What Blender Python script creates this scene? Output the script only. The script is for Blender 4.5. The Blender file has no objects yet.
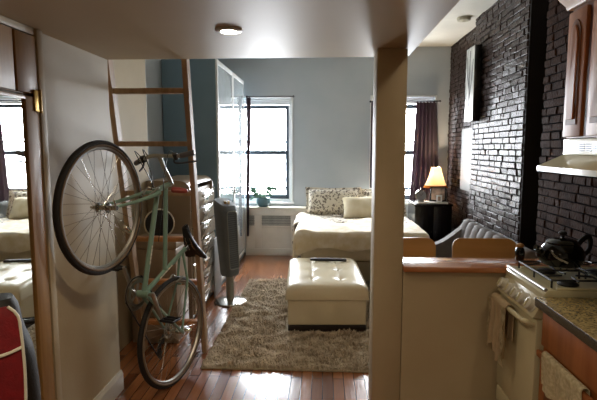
import bpy, bmesh, math, random
from mathutils import Vector, Matrix
random.seed(4)
R = math.radians
sc = bpy.context.scene
COL = sc.collection
OFF = {}

# ------------------------------------------------------------------ helpers
def lin(h):
    h = h.lstrip('#')
    o = []
    for i in (0, 2, 4):
        c = int(h[i:i+2], 16) / 255
        o.append(c / 12.92 if c <= .04045 else ((c + .055) / 1.055) ** 2.4)
    return (*o, 1)

def mat(name, col, rough=.5, metal=0, col2=None, scale=8, bump=0, bscale=40, spec=.5, stretch=None,
        trans=0, emit=None, es=0, coat=0, sss=0, detail=4, ior=None):
    m = bpy.data.materials.new(name); m.use_nodes = True
    nt = m.node_tree; N = nt.nodes; L = nt.links
    b = N['Principled BSDF']
    b.inputs['Base Color'].default_value = lin(col)
    b.inputs['Roughness'].default_value = rough
    b.inputs['Metallic'].default_value = metal
    b.inputs['Specular IOR Level'].default_value = spec
    b.inputs['Coat Weight'].default_value = coat
    b.inputs['Coat Roughness'].default_value = .08
    if ior: b.inputs['IOR'].default_value = ior
    if trans: b.inputs['Transmission Weight'].default_value = trans
    if emit:
        b.inputs['Emission Color'].default_value = lin(emit); b.inputs['Emission Strength'].default_value = es
    tc = N.new('ShaderNodeTexCoord')
    src = tc.outputs['Object']
    if stretch:
        mp = N.new('ShaderNodeMapping'); mp.inputs['Scale'].default_value = stretch
        L.new(src, mp.inputs['Vector']); src = mp.outputs['Vector']
    if col2 is None:
        c = lin(col); col2l = tuple(min(1, x * .88) for x in c[:3]) + (1,)
    else: col2l = lin(col2)
    n = N.new('ShaderNodeTexNoise'); n.inputs['Scale'].default_value = scale; n.inputs['Detail'].default_value = detail
    L.new(src, n.inputs['Vector'])
    r = N.new('ShaderNodeValToRGB')
    r.color_ramp.elements[0].position = .35; r.color_ramp.elements[1].position = .65
    r.color_ramp.elements[0].color = lin(col); r.color_ramp.elements[1].color = col2l
    L.new(n.outputs['Fac'], r.inputs['Fac']); L.new(r.outputs['Color'], b.inputs['Base Color'])
    if bump:
        n2 = N.new('ShaderNodeTexNoise'); n2.inputs['Scale'].default_value = bscale; n2.inputs['Detail'].default_value = 3
        L.new(src, n2.inputs['Vector'])
        bp = N.new('ShaderNodeBump'); bp.inputs['Strength'].default_value = bump; bp.inputs['Distance'].default_value = .01
        L.new(n2.outputs['Fac'], bp.inputs['Height']); L.new(bp.outputs['Normal'], b.inputs['Normal'])
    return m

def link(name, bm, m, parent=None, smooth=True, thing_at=None, angle=35):
    """link a bmesh (world coordinates) as one mesh object"""
    off = OFF.get(parent.name, Vector()) if parent else Vector(thing_at or (0, 0, 0))
    if off.length: bmesh.ops.translate(bm, verts=bm.verts, vec=-off)
    bmesh.ops.recalc_face_normals(bm, faces=bm.faces)
    me = bpy.data.meshes.new(name)
    bm.to_mesh(me); bm.free()
    if smooth:
        for p in me.polygons: p.use_smooth = True
        me.set_sharp_from_angle(angle=R(angle))
    ms = m if isinstance(m, (list, tuple)) else [m]
    for x in ms: me.materials.append(x)
    o = bpy.data.objects.new(name, me); COL.objects.link(o)
    if parent:
        o.parent = parent; OFF[o.name] = off
    else:
        o.location = off; OFF[o.name] = off
    return o

def thing(name, loc, label, cat, group=None):
    o = bpy.data.objects.new(name, None); COL.objects.link(o); o.location = loc
    o.empty_display_size = .05
    OFF[o.name] = Vector(loc); o['label'] = label; o['category'] = cat
    if group: o['group'] = group
    return o

def tag(o, label, cat, group=None, kind=None):
    o['label'] = label; o['category'] = cat
    if group: o['group'] = group
    if kind: o['kind'] = kind
    return o

def struct(name, bm, m, label=None, parent=None, **k):
    o = link(name, bm, m, parent, **k)
    if parent is None:
        o['kind'] = 'structure'
        if label: o['label'] = label
    return o

def B(): return bmesh.new()

def box(bm, x0, x1, y0, y1, z0, z1, bev=0, seg=2, mi=0):
    v = [bm.verts.new(p) for p in ((x0,y0,z0),(x1,y0,z0),(x1,y1,z0),(x0,y1,z0),(x0,y0,z1),(x1,y0,z1),(x1,y1,z1),(x0,y1,z1))]
    fs = [bm.faces.new([v[i] for i in f]) for f in ((3,2,1,0),(4,5,6,7),(0,1,5,4),(1,2,6,5),(2,3,7,6),(3,0,4,7))]
    for f in fs: f.material_index = mi
    if bev:
        es = list({e for f in fs for e in f.edges})
        bmesh.ops.bevel(bm, geom=es, offset=bev, segments=seg, profile=.5, affect='EDGES')
    return v

def frame_of(d):
    d = d.normalized()
    a = Vector((0, 0, 1)) if abs(d.z) < .9 else Vector((1, 0, 0))
    x = d.cross(a).normalized(); return x, d.cross(x).normalized()

def tube(bm, pts, r, seg=10, cap=True, closed=False, sq=None):
    """swept tube along points, r a number or a list"""
    pts = [Vector(p) for p in pts]; n = len(pts); rings = []
    rs = r if isinstance(r, (list, tuple)) else [r] * n
    px = None
    for i, p in enumerate(pts):
        if closed: d = pts[(i+1) % n] - pts[i-1]
        else: d = pts[min(i+1, n-1)] - pts[max(i-1, 0)]
        d.normalize()
        if px is None: x, y = frame_of(d)
        else:
            x = (px - d * px.dot(d))
            if x.length < 1e-6: x, _ = frame_of(d)
            x.normalize(); y = d.cross(x)
        px = x
        s = sq or 1
        rings.append([bm.verts.new(p + rs[i] * (math.cos(2*math.pi*k/seg) * x + s * math.sin(2*math.pi*k/seg) * y)) for k in range(seg)])
    m = n if closed else n - 1
    for i in range(m):
        a, b = rings[i], rings[(i+1) % n]
        for k in range(seg): bm.faces.new((a[k], a[(k+1) % seg], b[(k+1) % seg], b[k]))
    if cap and not closed:
        bm.faces.new(rings[0][::-1]); bm.faces.new(rings[-1])

def cyl(bm, p0, p1, r, r2=None, seg=20): tube(bm, [p0, p1], [r, r if r2 is None else r2], seg)

def lathe(bm, prof, c=(0,0,0), axis=(0,0,1), seg=32, sx=1, sy=1, caps=True):
    """prof = [(radius, height)]"""
    c = Vector(c); d = Vector(axis).normalized()
    if abs(d.z) > .999: x, y = Vector((1,0,0)), Vector((0,1,0))
    else: x, y = frame_of(d)
    rings = []
    for r, h in prof:
        rings.append([bm.verts.new(c + d*h + r*(sx*math.cos(2*math.pi*k/seg)*x + sy*math.sin(2*math.pi*k/seg)*y)) for k in range(seg)])
    for a, b in zip(rings, rings[1:]):
        for k in range(seg): bm.faces.new((a[k], a[(k+1)%seg], b[(k+1)%seg], b[k]))
    if caps:
        bm.faces.new(rings[0][::-1]); bm.faces.new(rings[-1])

def grid(bm, nu, nv, f, mi=0, wrap=False):
    vs = [[bm.verts.new(f(i/(nu-1), j/(nv-1))) for j in range(nv)] for i in range(nu)]
    for i in range(nu-1):
        for j in range(nv-1):
            q = bm.faces.new((vs[i][j], vs[i+1][j], vs[i+1][j+1], vs[i][j+1])); q.material_index = mi
    return vs

def thicken(bm, g, th):
    """give a grid surface real thickness: a second layer along the normals, stitched at the rim"""
    bm.normal_update()
    h = [[bm.verts.new(v.co - v.normal*th) for v in row] for row in g]
    nu, nv = len(g), len(g[0])
    for i in range(nu-1):
        for j in range(nv-1): bm.faces.new((h[i][j], h[i][j+1], h[i+1][j+1], h[i+1][j]))
    rim = [(i, 0) for i in range(nu)] + [(nu-1, j) for j in range(1, nv)] + [(i, nv-1) for i in range(nu-2, -1, -1)] + [(0, j) for j in range(nv-2, 0, -1)]
    for (a, b_), (c_, d_) in zip(rim, rim[1:] + rim[:1]): bm.faces.new((g[a][b_], g[c_][d_], h[c_][d_], h[a][b_]))

def sheet(nu, nv, f, th):
    bm = B(); g = grid(bm, nu, nv, f); thicken(bm, g, th)
    return bm

def prism(bm, poly, axis, a, b, bev=0, mi=0):
    """extrude a 2-D outline along an axis: axis 'x' -> poly is (y,z); 'y' -> (x,z); 'z' -> (x,y)"""
    def P(p, t):
        return {'x': (t, p[0], p[1]), 'y': (p[0], t, p[1]), 'z': (p[0], p[1], t)}[axis]
    A = [bm.verts.new(P(p, a)) for p in poly]; C = [bm.verts.new(P(p, b)) for p in poly]
    n = len(poly); fs = [bm.faces.new(A[::-1]), bm.faces.new(C)]
    for i in range(n): fs.append(bm.faces.new((A[i], A[(i+1)%n], C[(i+1)%n], C[i])))
    for f in fs: f.material_index = mi
    if bev:
        es = list({e for f in fs[:2] for e in f.edges})
        bmesh.ops.bevel(bm, geom=es, offset=bev, segments=2, profile=.5, affect='EDGES')

def arc(cx, cy, r, a0, a1, n=8, ry=None):
    return [(cx + r*math.cos(R(a0+(a1-a0)*i/n)), cy + (ry or r)*math.sin(R(a0+(a1-a0)*i/n))) for i in range(n+1)]

def rrect(x0, x1, y0, y1, r, n=6):
    return arc(x1-r, y0+r, r, -90, 0, n) + arc(x1-r, y1-r, r, 0, 90, n) + arc(x0+r, y1-r, r, 90, 180, n) + arc(x0+r, y0+r, r, 180, 270, n)

def catmull(pts, n=6, closed=False):
    pts = [Vector(p) for p in pts]; N_ = len(pts); out = []
    for i in range(N_ if closed else N_-1):
        g = (lambda k: pts[k % N_]) if closed else (lambda k: pts[max(0, min(N_-1, k))])
        p0, p1, p2, p3 = g(i-1), g(i), g(i+1), g(i+2)
        for j in range(n):
            t = j/n
            out.append(.5*((2*p1)+(-p0+p2)*t+(2*p0-5*p1+4*p2-p3)*t*t+(-p0+3*p1-3*p2+p3)*t**3))
    if not closed: out.append(pts[-1])
    return out

def rot_bm(bm, ang, c, axis='Z'):
    bmesh.ops.rotate(bm, verts=bm.verts, cent=Vector(c), matrix=Matrix.Rotation(ang, 3, axis))

# ------------------------------------------------------------------ materials
M = {}
M['wall'] = mat('cream_wall_paint', 'b5a688', .55, col2='af9f81', scale=3, bump=.06, bscale=60)
M['wallfar'] = mat('blue_grey_wall_paint', 'b3bac0', .6, col2='adb5bc', scale=3, bump=.05, bscale=60)
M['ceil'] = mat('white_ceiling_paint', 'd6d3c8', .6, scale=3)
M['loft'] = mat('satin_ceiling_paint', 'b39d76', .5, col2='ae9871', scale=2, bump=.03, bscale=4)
M['trim'] = mat('white_gloss_trim', 'd2cfc4', .3, scale=4)
M['casing'] = mat('white_window_casing', 'e4e6e6', .4, scale=4)
M['sash'] = mat('dark_window_sash', '3a4450', .45, scale=6)
M['brick'] = mat('dark_glossy_painted_brick', '33211a', .32, col2='26170f', scale=9, bump=.9, bscale=60, spec=.2)
M['brickmatt'] = mat('dark_matt_painted_brick', '3a2418', .75, col2='2b190f', scale=9, bump=.7, bscale=60, spec=.05)
M['mortar'] = mat('dark_painted_mortar', '0e0907', .9, scale=12, bump=.5, bscale=60, spec=.03)
M['recess'] = mat('near_black_recess_shade', '241a15', .7, scale=6)  # shade of the backlit recess, put into the wall colour
M['capwood'] = mat('reddish_varnished_ledge_wood', 'b8794c', .25, col2='a0643a', scale=5, stretch=(1, 8, 8), coat=.5)
M['ladder'] = mat('tan_ladder_wood', 'b0906f', .5, col2='9c7d5e', scale=6, stretch=(6, 6, .8))
M['rung'] = mat('orange_ladder_rung_wood', 'bd8250', .4, col2='a66d3d', scale=6, stretch=(.8, 6, 6))
M['closet'] = mat('varnished_brown_door_wood', '9c7442', .45, col2='85602f', scale=4, stretch=(6, 6, .6), coat=.05, spec=.35)
M['mirror'] = mat('mirror_glass', 'e9ecea', .01, metal=1, col2='e9ecea')
M['brass'] = mat('aged_brass', 'a98747', .3, metal=1)
M['red'] = mat('red_nylon', '84121c', .6, col2='740f18', scale=40, bump=.2, bscale=200)
M['black'] = mat('black_nylon', '17140f', .6, scale=30, bump=.2, bscale=200)
M['piping'] = mat('white_piping', 'e6e0cc', .5)
M['green'] = mat('pale_green_bike_enamel', '84a392', .28, col2='7a9988', scale=5, coat=.4)
M['chrome'] = mat('brushed_chrome', 'c7c6c0', .18, metal=1)
M['alu'] = mat('grey_aluminium', 'b5b2aa', .35, metal=1)
M['tyre'] = mat('black_rubber', '1c1917', .7, bump=.3, bscale=120)
M['gum'] = mat('brown_tyre_sidewall', '7c6a55', .7)
M['bkplastic'] = mat('black_plastic', '15151a', .4)
M['reflector'] = mat('clear_reflector_plastic', 'f6f4ea', .12, metal=1, col2='f6f4ea')
M['redpl'] = mat('faded_red_vinyl', 'a8493f', .45)
M['chest'] = mat('taupe_lacquered_chest', 'a08d79', .35, col2='98856f', scale=4)
M['chestgl'] = mat('taupe_high_gloss_drawer', 'a89882', .1, scale=4, coat=1, bump=.04, bscale=12)
M['wardside'] = mat('blue_grey_wardrobe_panel', '6d8592', .5, col2='69818d', scale=3)
M['wardglass'] = mat('white_glossy_wardrobe_glass', 'c2cdd2', .03, spec=1, coat=1, ior=1.9)
M['fan'] = mat('dark_grey_fan_plastic', '6a7073', .4)
M['fanlight'] = mat('silver_fan_trim', '98998f', .3, metal=.6)
M['curtain'] = mat('dark_plum_curtain', '4b4043', .75, col2='3e3437', scale=8, stretch=(8, 8, .6), bump=.2, bscale=60)
M['rod'] = mat('dark_metal_rod', '3a3a3e', .4, metal=.8)
M['heater'] = mat('cream_radiator_cover_paint', 'e8e2d6', .45, scale=4)
M['grille'] = mat('grey_radiator_grille', '8a8c88', .6)
M['pot'] = mat('teal_glazed_pot', '50737a', .25, coat=.5)
M['leaf'] = mat('grey_green_leaf', '5c7d68', .5, col2='46664f')
M['soil'] = mat('dark_soil', '2b221b', .9)
M['sheet'] = mat('cream_bed_sheet', 'd9cbb0', .8, bump=.2, bscale=20)
M['comf'] = mat('cream_white_comforter', 'e8dcca', .8, col2='dac9a8', scale=14, bump=.5, bscale=16)
M['creampil'] = mat('cream_pillowcase', 'e0d6bd', .8, col2='d6c9a8', scale=10, bump=.3, bscale=14)
M['bedbase'] = mat('beige_bed_base', '9d917a', .8)
M['leather'] = mat('cream_leather', 'e0d3b4', .3, col2='dccfae', scale=5, bump=.12, bscale=90, spec=.6)
M['dkwood'] = mat('dark_espresso_wood', '241a18', .4)
M['remote'] = mat('black_remote_plastic', '23232b', .35)
M['button'] = mat('grey_rubber_buttons', '6a6a70', .5)
M['rug'] = mat('beige_shag_pile', 'b7a68f', .9, col2='d8cab3', scale=14)
M['rugb'] = mat('beige_rug_backing', '9a8c74', .95, col2='ab9d83', scale=30, bump=1, bscale=60)
M['nblack'] = mat('glossy_black_furniture', '101012', .25, coat=.4)
M['marble'] = mat('white_marble_tray', 'e6e2da', .2, scale=6)
M['bronze'] = mat('bronze_lamp_base', '5e4126', .35, metal=.8)
M['clockface'] = mat('grey_clock_face', '8d8b8c', .4)
M['photo'] = mat('faded_photo_print', 'c8a890', .35, col2='7a6a60', scale=14)
M['sofa'] = mat('grey_velvet_upholstery', '736d69', .75, col2='6a6460', scale=8, bump=.15, bscale=120)
M['ply'] = mat('honey_plywood', 'b5854c', .35, col2='ab7b43', scale=3, stretch=(1, 6, 6))
M['stove'] = mat('cream_stove_enamel', 'd3cba8', .25, col2='cfc7a4', scale=3, coat=.3)
M['iron'] = mat('black_cast_iron', '131211', .5, bump=.2, bscale=120)
M['enamel'] = mat('black_kettle_enamel', '080808', .1, spec=.3, coat=.4)
M['towel'] = mat('beige_tea_towel', 'b7a283', .9, col2='ad9877', scale=20, bump=.4, bscale=180)
M['lace'] = mat('cream_lace_towel', 'd6c9a6', .9, col2='b7a986', scale=60, bump=.6, bscale=120)
M['cab'] = mat('reddish_brown_cabinet_wood', 'a8683a', .45, col2='92562d', scale=4, stretch=(5, 5, .7), spec=.4)
M['cabdark'] = mat('dark_brown_cabinet_moulding', '74421f', .45, stretch=(5, 5, .7), spec=.4)
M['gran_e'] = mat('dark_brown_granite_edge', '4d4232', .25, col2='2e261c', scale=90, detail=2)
M['granite'] = mat('speckled_beige_granite', 'a38c58', .25, col2='655532', scale=110, detail=2)
M['hood'] = mat('cream_hood_enamel', 'd9d0a8', .3, scale=3, coat=.3)
M['detector'] = mat('cream_detector_plastic', 'b9b59f', .5)
M['panelgrey'] = mat('pale_grey_wall_panel', '8b8a88', .5, scale=5)
M['bulb'] = mat('glowing_lamp_lens', 'fff3dc', .4, emit='ffefd6', es=12)

def floor_mat():
    m = bpy.data.materials.new('reddish_oak_strip_floor'); m.use_nodes = True
    nt = m.node_tree; N = nt.nodes; L = nt.links; b = N['Principled BSDF']
    tc = N.new('ShaderNodeTexCoord'); mp = N.new('ShaderNodeMapping')
    mp.inputs['Rotation'].default_value = (0, 0, R(90))
    L.new(tc.outputs['Object'], mp.inputs['Vector'])
    br = N.new('ShaderNodeTexBrick')
    br.inputs['Scale'].default_value = 1; br.inputs['Brick Width'].default_value = .75
    br.inputs['Row Height'].default_value = .068; br.inputs['Mortar Size'].default_value = .0022
    br.inputs['Color1'].default_value = lin('a56c45'); br.inputs['Color2'].default_value = lin('6d4027')
    br.inputs['Mortar'].default_value = lin('2c170d'); br.offset = .37; br.inputs['Bias'].default_value = -.1
    L.new(mp.outputs['Vector'], br.inputs['Vector'])
    m2 = N.new('ShaderNodeMapping'); m2.inputs['Scale'].default_value = (14, .9, 1)
    L.new(tc.outputs['Object'], m2.inputs['Vector'])
    n = N.new('ShaderNodeTexNoise'); n.inputs['Scale'].default_value = 4; n.inputs['Detail'].default_value = 6
    L.new(m2.outputs['Vector'], n.inputs['Vector'])
    r = N.new('ShaderNodeValToRGB')
    r.color_ramp.elements[0].color = (.62, .58, .55, 1); r.color_ramp.elements[1].color = (1.15, 1.1, 1.05, 1)
    L.new(n.outputs['Fac'], r.inputs['Fac'])
    mx = N.new('ShaderNodeMix'); mx.data_type = 'RGBA'; mx.blend_type = 'MULTIPLY'; mx.inputs[0].default_value = 1
    L.new(br.outputs['Color'], mx.inputs[6]); L.new(r.outputs['Color'], mx.inputs[7])
    L.new(mx.outputs[2], b.inputs['Base Color'])
    b.inputs['Roughness'].default_value = .2
    b.inputs['Coat Weight'].default_value = .5; b.inputs['Coat Roughness'].default_value = .12
    bp = N.new('ShaderNodeBump'); bp.inputs['Strength'].default_value = .25; bp.inputs['Distance'].default_value = .004
    n3 = N.new('ShaderNodeTexNoise'); n3.inputs['Scale'].default_value = 9
    L.new(m2.outputs['Vector'], n3.inputs['Vector']); L.new(n3.outputs['Fac'], bp.inputs['Height'])
    L.new(bp.outputs['Normal'], b.inputs['Normal'])
    return m
M['floor'] = floor_mat()

def floral(name, base, dark, scale, edge):
    m = mat(name, base, .8, bump=.2, bscale=14)
    nt = m.node_tree; N = nt.nodes; L = nt.links; b = N['Principled BSDF']
    tc = N.new('ShaderNodeTexCoord')
    wn = N.new('ShaderNodeTexNoise'); wn.inputs['Scale'].default_value = scale*1.2
    L.new(tc.outputs['Object'], wn.inputs['Vector'])
    ad = N.new('ShaderNodeMix'); ad.data_type = 'RGBA'; ad.blend_type = 'LINEAR_LIGHT'; ad.inputs[0].default_value = .035
    L.new(tc.outputs['Object'], ad.inputs[6]); L.new(wn.outputs['Color'], ad.inputs[7])
    v = N.new('ShaderNodeTexVoronoi'); v.inputs['Scale'].default_value = scale
    L.new(ad.outputs[2], v.inputs['Vector'])
    r = N.new('ShaderNodeValToRGB'); r.color_ramp.interpolation = 'EASE'
    e = r.color_ramp.elements; e[0].position = edge - .06; e[0].color = lin(dark); e[1].position = edge + .04; e[1].color = lin(base)
    L.new(v.outputs['Distance'], r.inputs['Fac']); L.new(r.outputs['Color'], b.inputs['Base Color'])
    return m
M['floral'] = floral('grey_floral_print', 'd6cdbb', '776d62', 27, .44)
M['floralsheet'] = floral('pale_floral_sheet', 'd6cdbd', '7d746a', 24, .43)

def shade_mat(nm='warm_fabric_lampshade', c1='f2e2c0', c2='fff0d6', k=.6):
    m = bpy.data.materials.new(nm); m.use_nodes = True
    nt = m.node_tree; N = nt.nodes; L = nt.links; N.clear()
    o = N.new('ShaderNodeOutputMaterial'); d = N.new('ShaderNodeBsdfDiffuse'); t = N.new('ShaderNodeBsdfTranslucent')
    d.inputs['Color'].default_value = lin(c1); t.inputs['Color'].default_value = lin(c2)
    s = N.new('ShaderNodeMixShader'); s.inputs[0].default_value = k
    L.new(d.outputs[0], s.inputs[1]); L.new(t.outputs[0], s.inputs[2]); L.new(s.outputs[0], o.inputs['Surface'])
    return m
M['shade'] = shade_mat()
M['fringe'] = shade_mat('amber_shade_fringe', 'a8662c', '9a5a22', .35)

def glass_mat():
    m = bpy.data.materials.new('clear_window_glass'); m.use_nodes = True
    nt = m.node_tree; N = nt.nodes; L = nt.links; N.clear()
    o = N.new('ShaderNodeOutputMaterial'); t = N.new('ShaderNodeBsdfTransparent'); g = N.new('ShaderNodeBsdfGlossy')
    g.inputs['Roughness'].default_value = .02; t.inputs['Color'].default_value = (.95, .97, .97, 1)
    s = N.new('ShaderNodeMixShader'); s.inputs[0].default_value = .06
    L.new(t.outputs[0], s.inputs[1]); L.new(g.outputs[0], s.inputs[2]); L.new(s.outputs[0], o.inputs['Surface'])
    return m
M['glass'] = glass_mat()

def curtain_mat():
    m = M['curtain']; nt = m.node_tree; N = nt.nodes; L = nt.links
    b = N['Principled BSDF']; o = [n for n in N if n.type == 'OUTPUT_MATERIAL'][0]
    t = N.new('ShaderNodeBsdfTranslucent'); t.inputs['Color'].default_value = lin('6a5560')
    s = N.new('ShaderNodeMixShader'); s.inputs[0].default_value = .3
    L.new(b.outputs[0], s.inputs[1]); L.new(t.outputs[0], s.inputs[2]); L.new(s.outputs[0], o.inputs['Surface'])
curtain_mat()

# ------------------------------------------------------------------ the room
XL, XLL, XW = -1.26, -1.5, -1.675          # kitchen left wall, wall behind the ladder, living-room left wall
YB, CZ, LZ = 6.75, 2.86, 2.01             # far wall, ceiling, underside of the loft
XK, XB, XR = 1.5, 1.6, 1.7                # kitchen brick, chimney breast, brick beyond it

bm = B(); box(bm, -2.1, 2.1, -1.5, 7.1, -.1, 0); struct('floor', bm, M['floor'], 'reddish glossy wood strip floor', smooth=False)
bm = B(); box(bm, -2.1, 2.1, -1.5, 7.1, CZ, CZ+.1); struct('ceiling', bm, M['ceil'], 'white main ceiling', smooth=False)
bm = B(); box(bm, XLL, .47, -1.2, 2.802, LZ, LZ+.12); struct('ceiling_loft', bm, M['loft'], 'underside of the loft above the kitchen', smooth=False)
bm = B(); box(bm, XL-.24, XL, -1.2, 2.80, 0, LZ-.001); box(bm, XL-.24, XL, -1.2, 2.80, LZ+.121, CZ)
struct('wall_left', bm, M['wall'], 'cream kitchen wall on the left', smooth=False)
bm = B(); box(bm, XLL-.1, XLL, 2.80, 4.05, 0, CZ); struct('wall_left_middle', bm, M['wall'], 'pale wall behind the ladder', smooth=False)
bm = B(); box(bm, XW-.1, XW, 4.05, YB, 0, CZ); box(bm, XW, XLL, 4.05, 4.06, 0, CZ)
struct('wall_left_far', bm, M['wallfar'], 'blue grey wall beside the wardrobe', smooth=False)
bm = B(); box(bm, -1.6, 2.0, -1.35, -1.2, 0, CZ); struct('wall_back', bm, M['wall'], smooth=False)

W1 = (-1.3, -.455, .74, 2.185); W2 = (.665, 1.51, .74, 2.185)
bm = B()
xs = [-1.85, W1[0], W1[1], W2[0], W2[1], 2.0]
for a, b_ in ((0, 1), (2, 3), (4, 5)): box(bm, xs[a], xs[b_], YB, YB+.22, 0, CZ)
for w in (W1, W2):
    box(bm, w[0], w[1], YB, YB+.22, 0, w[2]); box(bm, w[0], w[1], YB, YB+.22, w[3], CZ)
struct('wall_far', bm, M['wallfar'], 'blue grey far wall with two windows', smooth=False)

def window(n, w, label):
    x0, x1, z0, z1 = w
    bm = B()
    for a in ((x0+.002, x0+.035, z0+.002, z1-.002), (x1-.035, x1-.002, z0+.002, z1-.002), (x0+.035, x1-.035, z1-.03, z1-.002), (x0+.035, x1-.035, z0+.002, z0+.035)):
        box(bm, a[0], a[1], YB+.03, YB+.2, a[2], a[3])
    root = struct('window_%d' % n, bm, M['casing'], label, smooth=False)
    a, b_ = x0+.036, x1-.036; m = (z0+z1)/2 - .03
    bm = B()
    y = YB+.1
    for (p, q, dy) in ((m-.03, z1-.085, 0), (z0+.036, m+.03, -.04)):
        box(bm, a, a+.05, y+dy, y+dy+.035, p, q, .004); box(bm, b_-.05, b_, y+dy, y+dy+.035, p, q, .004)
        box(bm, a+.05, b_-.05, y+dy, y+dy+.035, q-.055, q, .004); box(bm, a+.05, b_-.05, y+dy, y+dy+.035, p, p+.06, .004)
    box(bm, a, b_, y+.036, y+.06, z0+.17, z0+.20)
    box(bm, a, b_, y+.036, y+.06, m+.14, m+.165)
    struct('window_sash', bm, M['sash'], parent=root)
    bm = B()
    box(bm, a+.05, b_-.05, y+.012, y+.017, m+.03, z1-.14); box(bm, a+.05, b_-.05, y-.028, y-.023, z0+.096, m-.025)
    struct('window_pane', bm, M['glass'], parent=root, smooth=False)
    bm = B(); box(bm, a, b_, YB+.06, YB+.098, z1-.084, z1-.031, .004)
    struct('roller_blind', bm, M['casing'], parent=root)
    bm = B(); box(bm, x0-.04, x1+.04, YB-.03, YB-.001, z0-.03, z0-.002, .004); struct('window_sill', bm, M['casing'], parent=root)
    bm = B(); box(bm, x1+.001, x1+.03, YB-.012, YB-.001, z0, z1+.03, .003); box(bm, x0-.03, x0-.001, YB-.012, YB-.001, z0, z1+.03, .003)
    box(bm, x0, x1, YB-.012, YB-.001, z1+.001, z1+.03, .003); struct('window_casing', bm, M['casing'], parent=root)
window(1, W1, 'left window above the radiator cover'); window(2, W2, 'right window behind the plum curtain')

def bricks(bm, plane, face, s0, s1, z0, z1, flip=False):
    """painted bricks on a plane facing -x (plane 'x', running in y) or -y (plane 'y', running in x)"""
    ch, L0, g, d = .054, .148, .0085, .011
    k = 0; z = z0
    while z < z1 - .02:
        zt = min(z+ch-g, z1)
        s = s0 - (L0/2 if k % 2 else 0) + random.uniform(-.012, .012)
        while s < s1:
            l = L0 + random.uniform(-.018, .018)
            if random.random() < .13: l *= .5
            a, b_ = max(s, s0), min(s+l-g, s1)
            if b_ - a > .025:
                dd = d + random.uniform(-.004, .004)
                t1, t2, t3 = (random.uniform(-.0022, .0022) for _ in range(3))
                j = lambda q: q + random.uniform(-.0025, .0025)
                rings = []
                for ins, dep in ((0, 0), (0, dd*.62), (.003, dd)):
                    rg = []
                    for (u, w, cu, cw) in ((a+ins, z+ins, -1, -1), (b_-ins, z+ins, 1, -1), (b_-ins, zt-ins, 1, 1), (a+ins, zt-ins, -1, 1)):
                        dp = dep + (t1*cu + t2*cw if dep else 0)
                        u, w = (j(u), j(w)) if dep else (u, w)
                        rg.append(bm.verts.new((face-dp, u, w) if plane == 'x' else (u, face-dp, w)))
                    rings.append(rg)
                for r1, r2 in zip(rings, rings[1:]):
                    for i in range(4): bm.faces.new((r1[i], r1[(i+1)%4], r2[(i+1)%4], r2[i])).material_index = 1
                bm.faces.new(rings[-1]).material_index = 1
            s += l
        z += ch; k += 1

mb = [M['mortar'], M['brick']]; mk = [M['mortar'], M['brickmatt']]
bm = B(); box(bm, XK+.014, 2.0, -1.2, 3.44, 0, CZ); bricks(bm, 'x', XK+.014, .4, 3.44, .8, CZ)
struct('wall_right', bm, mk, 'dark glossy painted brick kitchen wall', smooth=False)
bm = B(); box(bm, XB+.014, 2.0, 4.0, 5.36, 0, CZ, mi=0); bricks(bm, 'x', XB+.014, 4.0, 5.36, .3, CZ)
struct('wall_chimney_breast', bm, mb, 'dark glossy brick chimney breast', smooth=False)
bm = B(); box(bm, XR+.014, 2.0, 5.36, YB, 0, CZ); bricks(bm, 'x', XR+.014, 5.37, YB, .3, CZ)
struct('wall_right_far', bm, mb, 'dark brick wall in the far corner', smooth=False)
bm = B(); box(bm, 1.88, 2.0, 3.44, 4.0, 0, CZ); box(bm, XB+.014, 1.88, 3.985, 3.999, 0, CZ)  # second box: thin dark sheet painting shade over the breast's near end
struct('wall_right_recess', bm, M['recess'], 'recess beside the chimney breast, its shade coloured in near black', smooth=False)

# half wall, post, ledge, baseboard
bm = B(); box(bm, .43, XK+.012, 2.552, 2.72, 0, .838); struct('wall_half', bm, M['wall'], 'cream half wall beside the stove', smooth=False)
bm = B(); box(bm, .272, .428, 2.55, 2.73, 0, LZ-.001, .006); struct('wall_post', bm, M['wall'], 'square cream post holding the loft')
bm = B(); box(bm, .43, XK-.02, 2.53, 2.765, .84, .87, .006); struct('trim_1', bm, M['capwood'], 'reddish varnished wooden ledge on the half wall')
bm = B(); prism(bm, [(XL+.001, 0), (XL+.018, 0), (XL+.018, .1), (XL+.009, .125), (XL+.001, .125)], 'y', 2.11, 2.80)
struct('baseboard_left', bm, M['trim'], smooth=False)
bm = B(); box(bm, XL+.001, XL+.028, 2.061, 2.105, 0, LZ-.002, .004); struct('trim_2', bm, M['wall'])
bm = B(); box(bm, XL+.001, XL+.02, .6, 2.06, 1.978, LZ-.002, .003); struct('trim_3', bm, M['wall'])

# ------------------------------------------------------------------ closet: overhead cupboard and mirrored door
c = thing('overhead_cupboard', (XL+.002, 1.3, 1.72), 'brown varnished wooden overhead cupboard above the mirrored closet door', 'cupboard')
bm = B(); box(bm, XL+.002, XL+.012, .6, 2.055, 1.725, 1.975); link('cupboard_back', bm, M['closet'], c)
for a, b_ in ((.62, 1.25), (1.262, 1.90), (1.915, 2.053)):
    bm = B(); box(bm, XL+.0125, XL+.024, a, b_, 1.73, 1.972, .003); link('door', bm, M['closet'], c)
def ajar(bm): rot_bm(bm, R(3.8), (XL+.012, 2.053, 0)); return bm
c = thing('mirror_door', (XL+.002, 1.4, 0), 'tall mirrored closet door in a glossy brown wood frame', 'mirror')
bm = B(); box(bm, XL+.002, XL+.010, .62, 2.053, .012, 1.715); link('door_back', ajar(bm), M['closet'], c)
bm = B(); box(bm, XL+.0105, XL+.014, .68, 1.95, .09, 1.70); link('mirror', ajar(bm), M['mirror'], c, smooth=False)
bm = B(); box(bm, XL+.0105, XL+.024, 1.9505, 2.053, .012, 1.715, .003); box(bm, XL+.0105, XL+.024, .62, .6795, .012, 1.715, .003)
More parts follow.
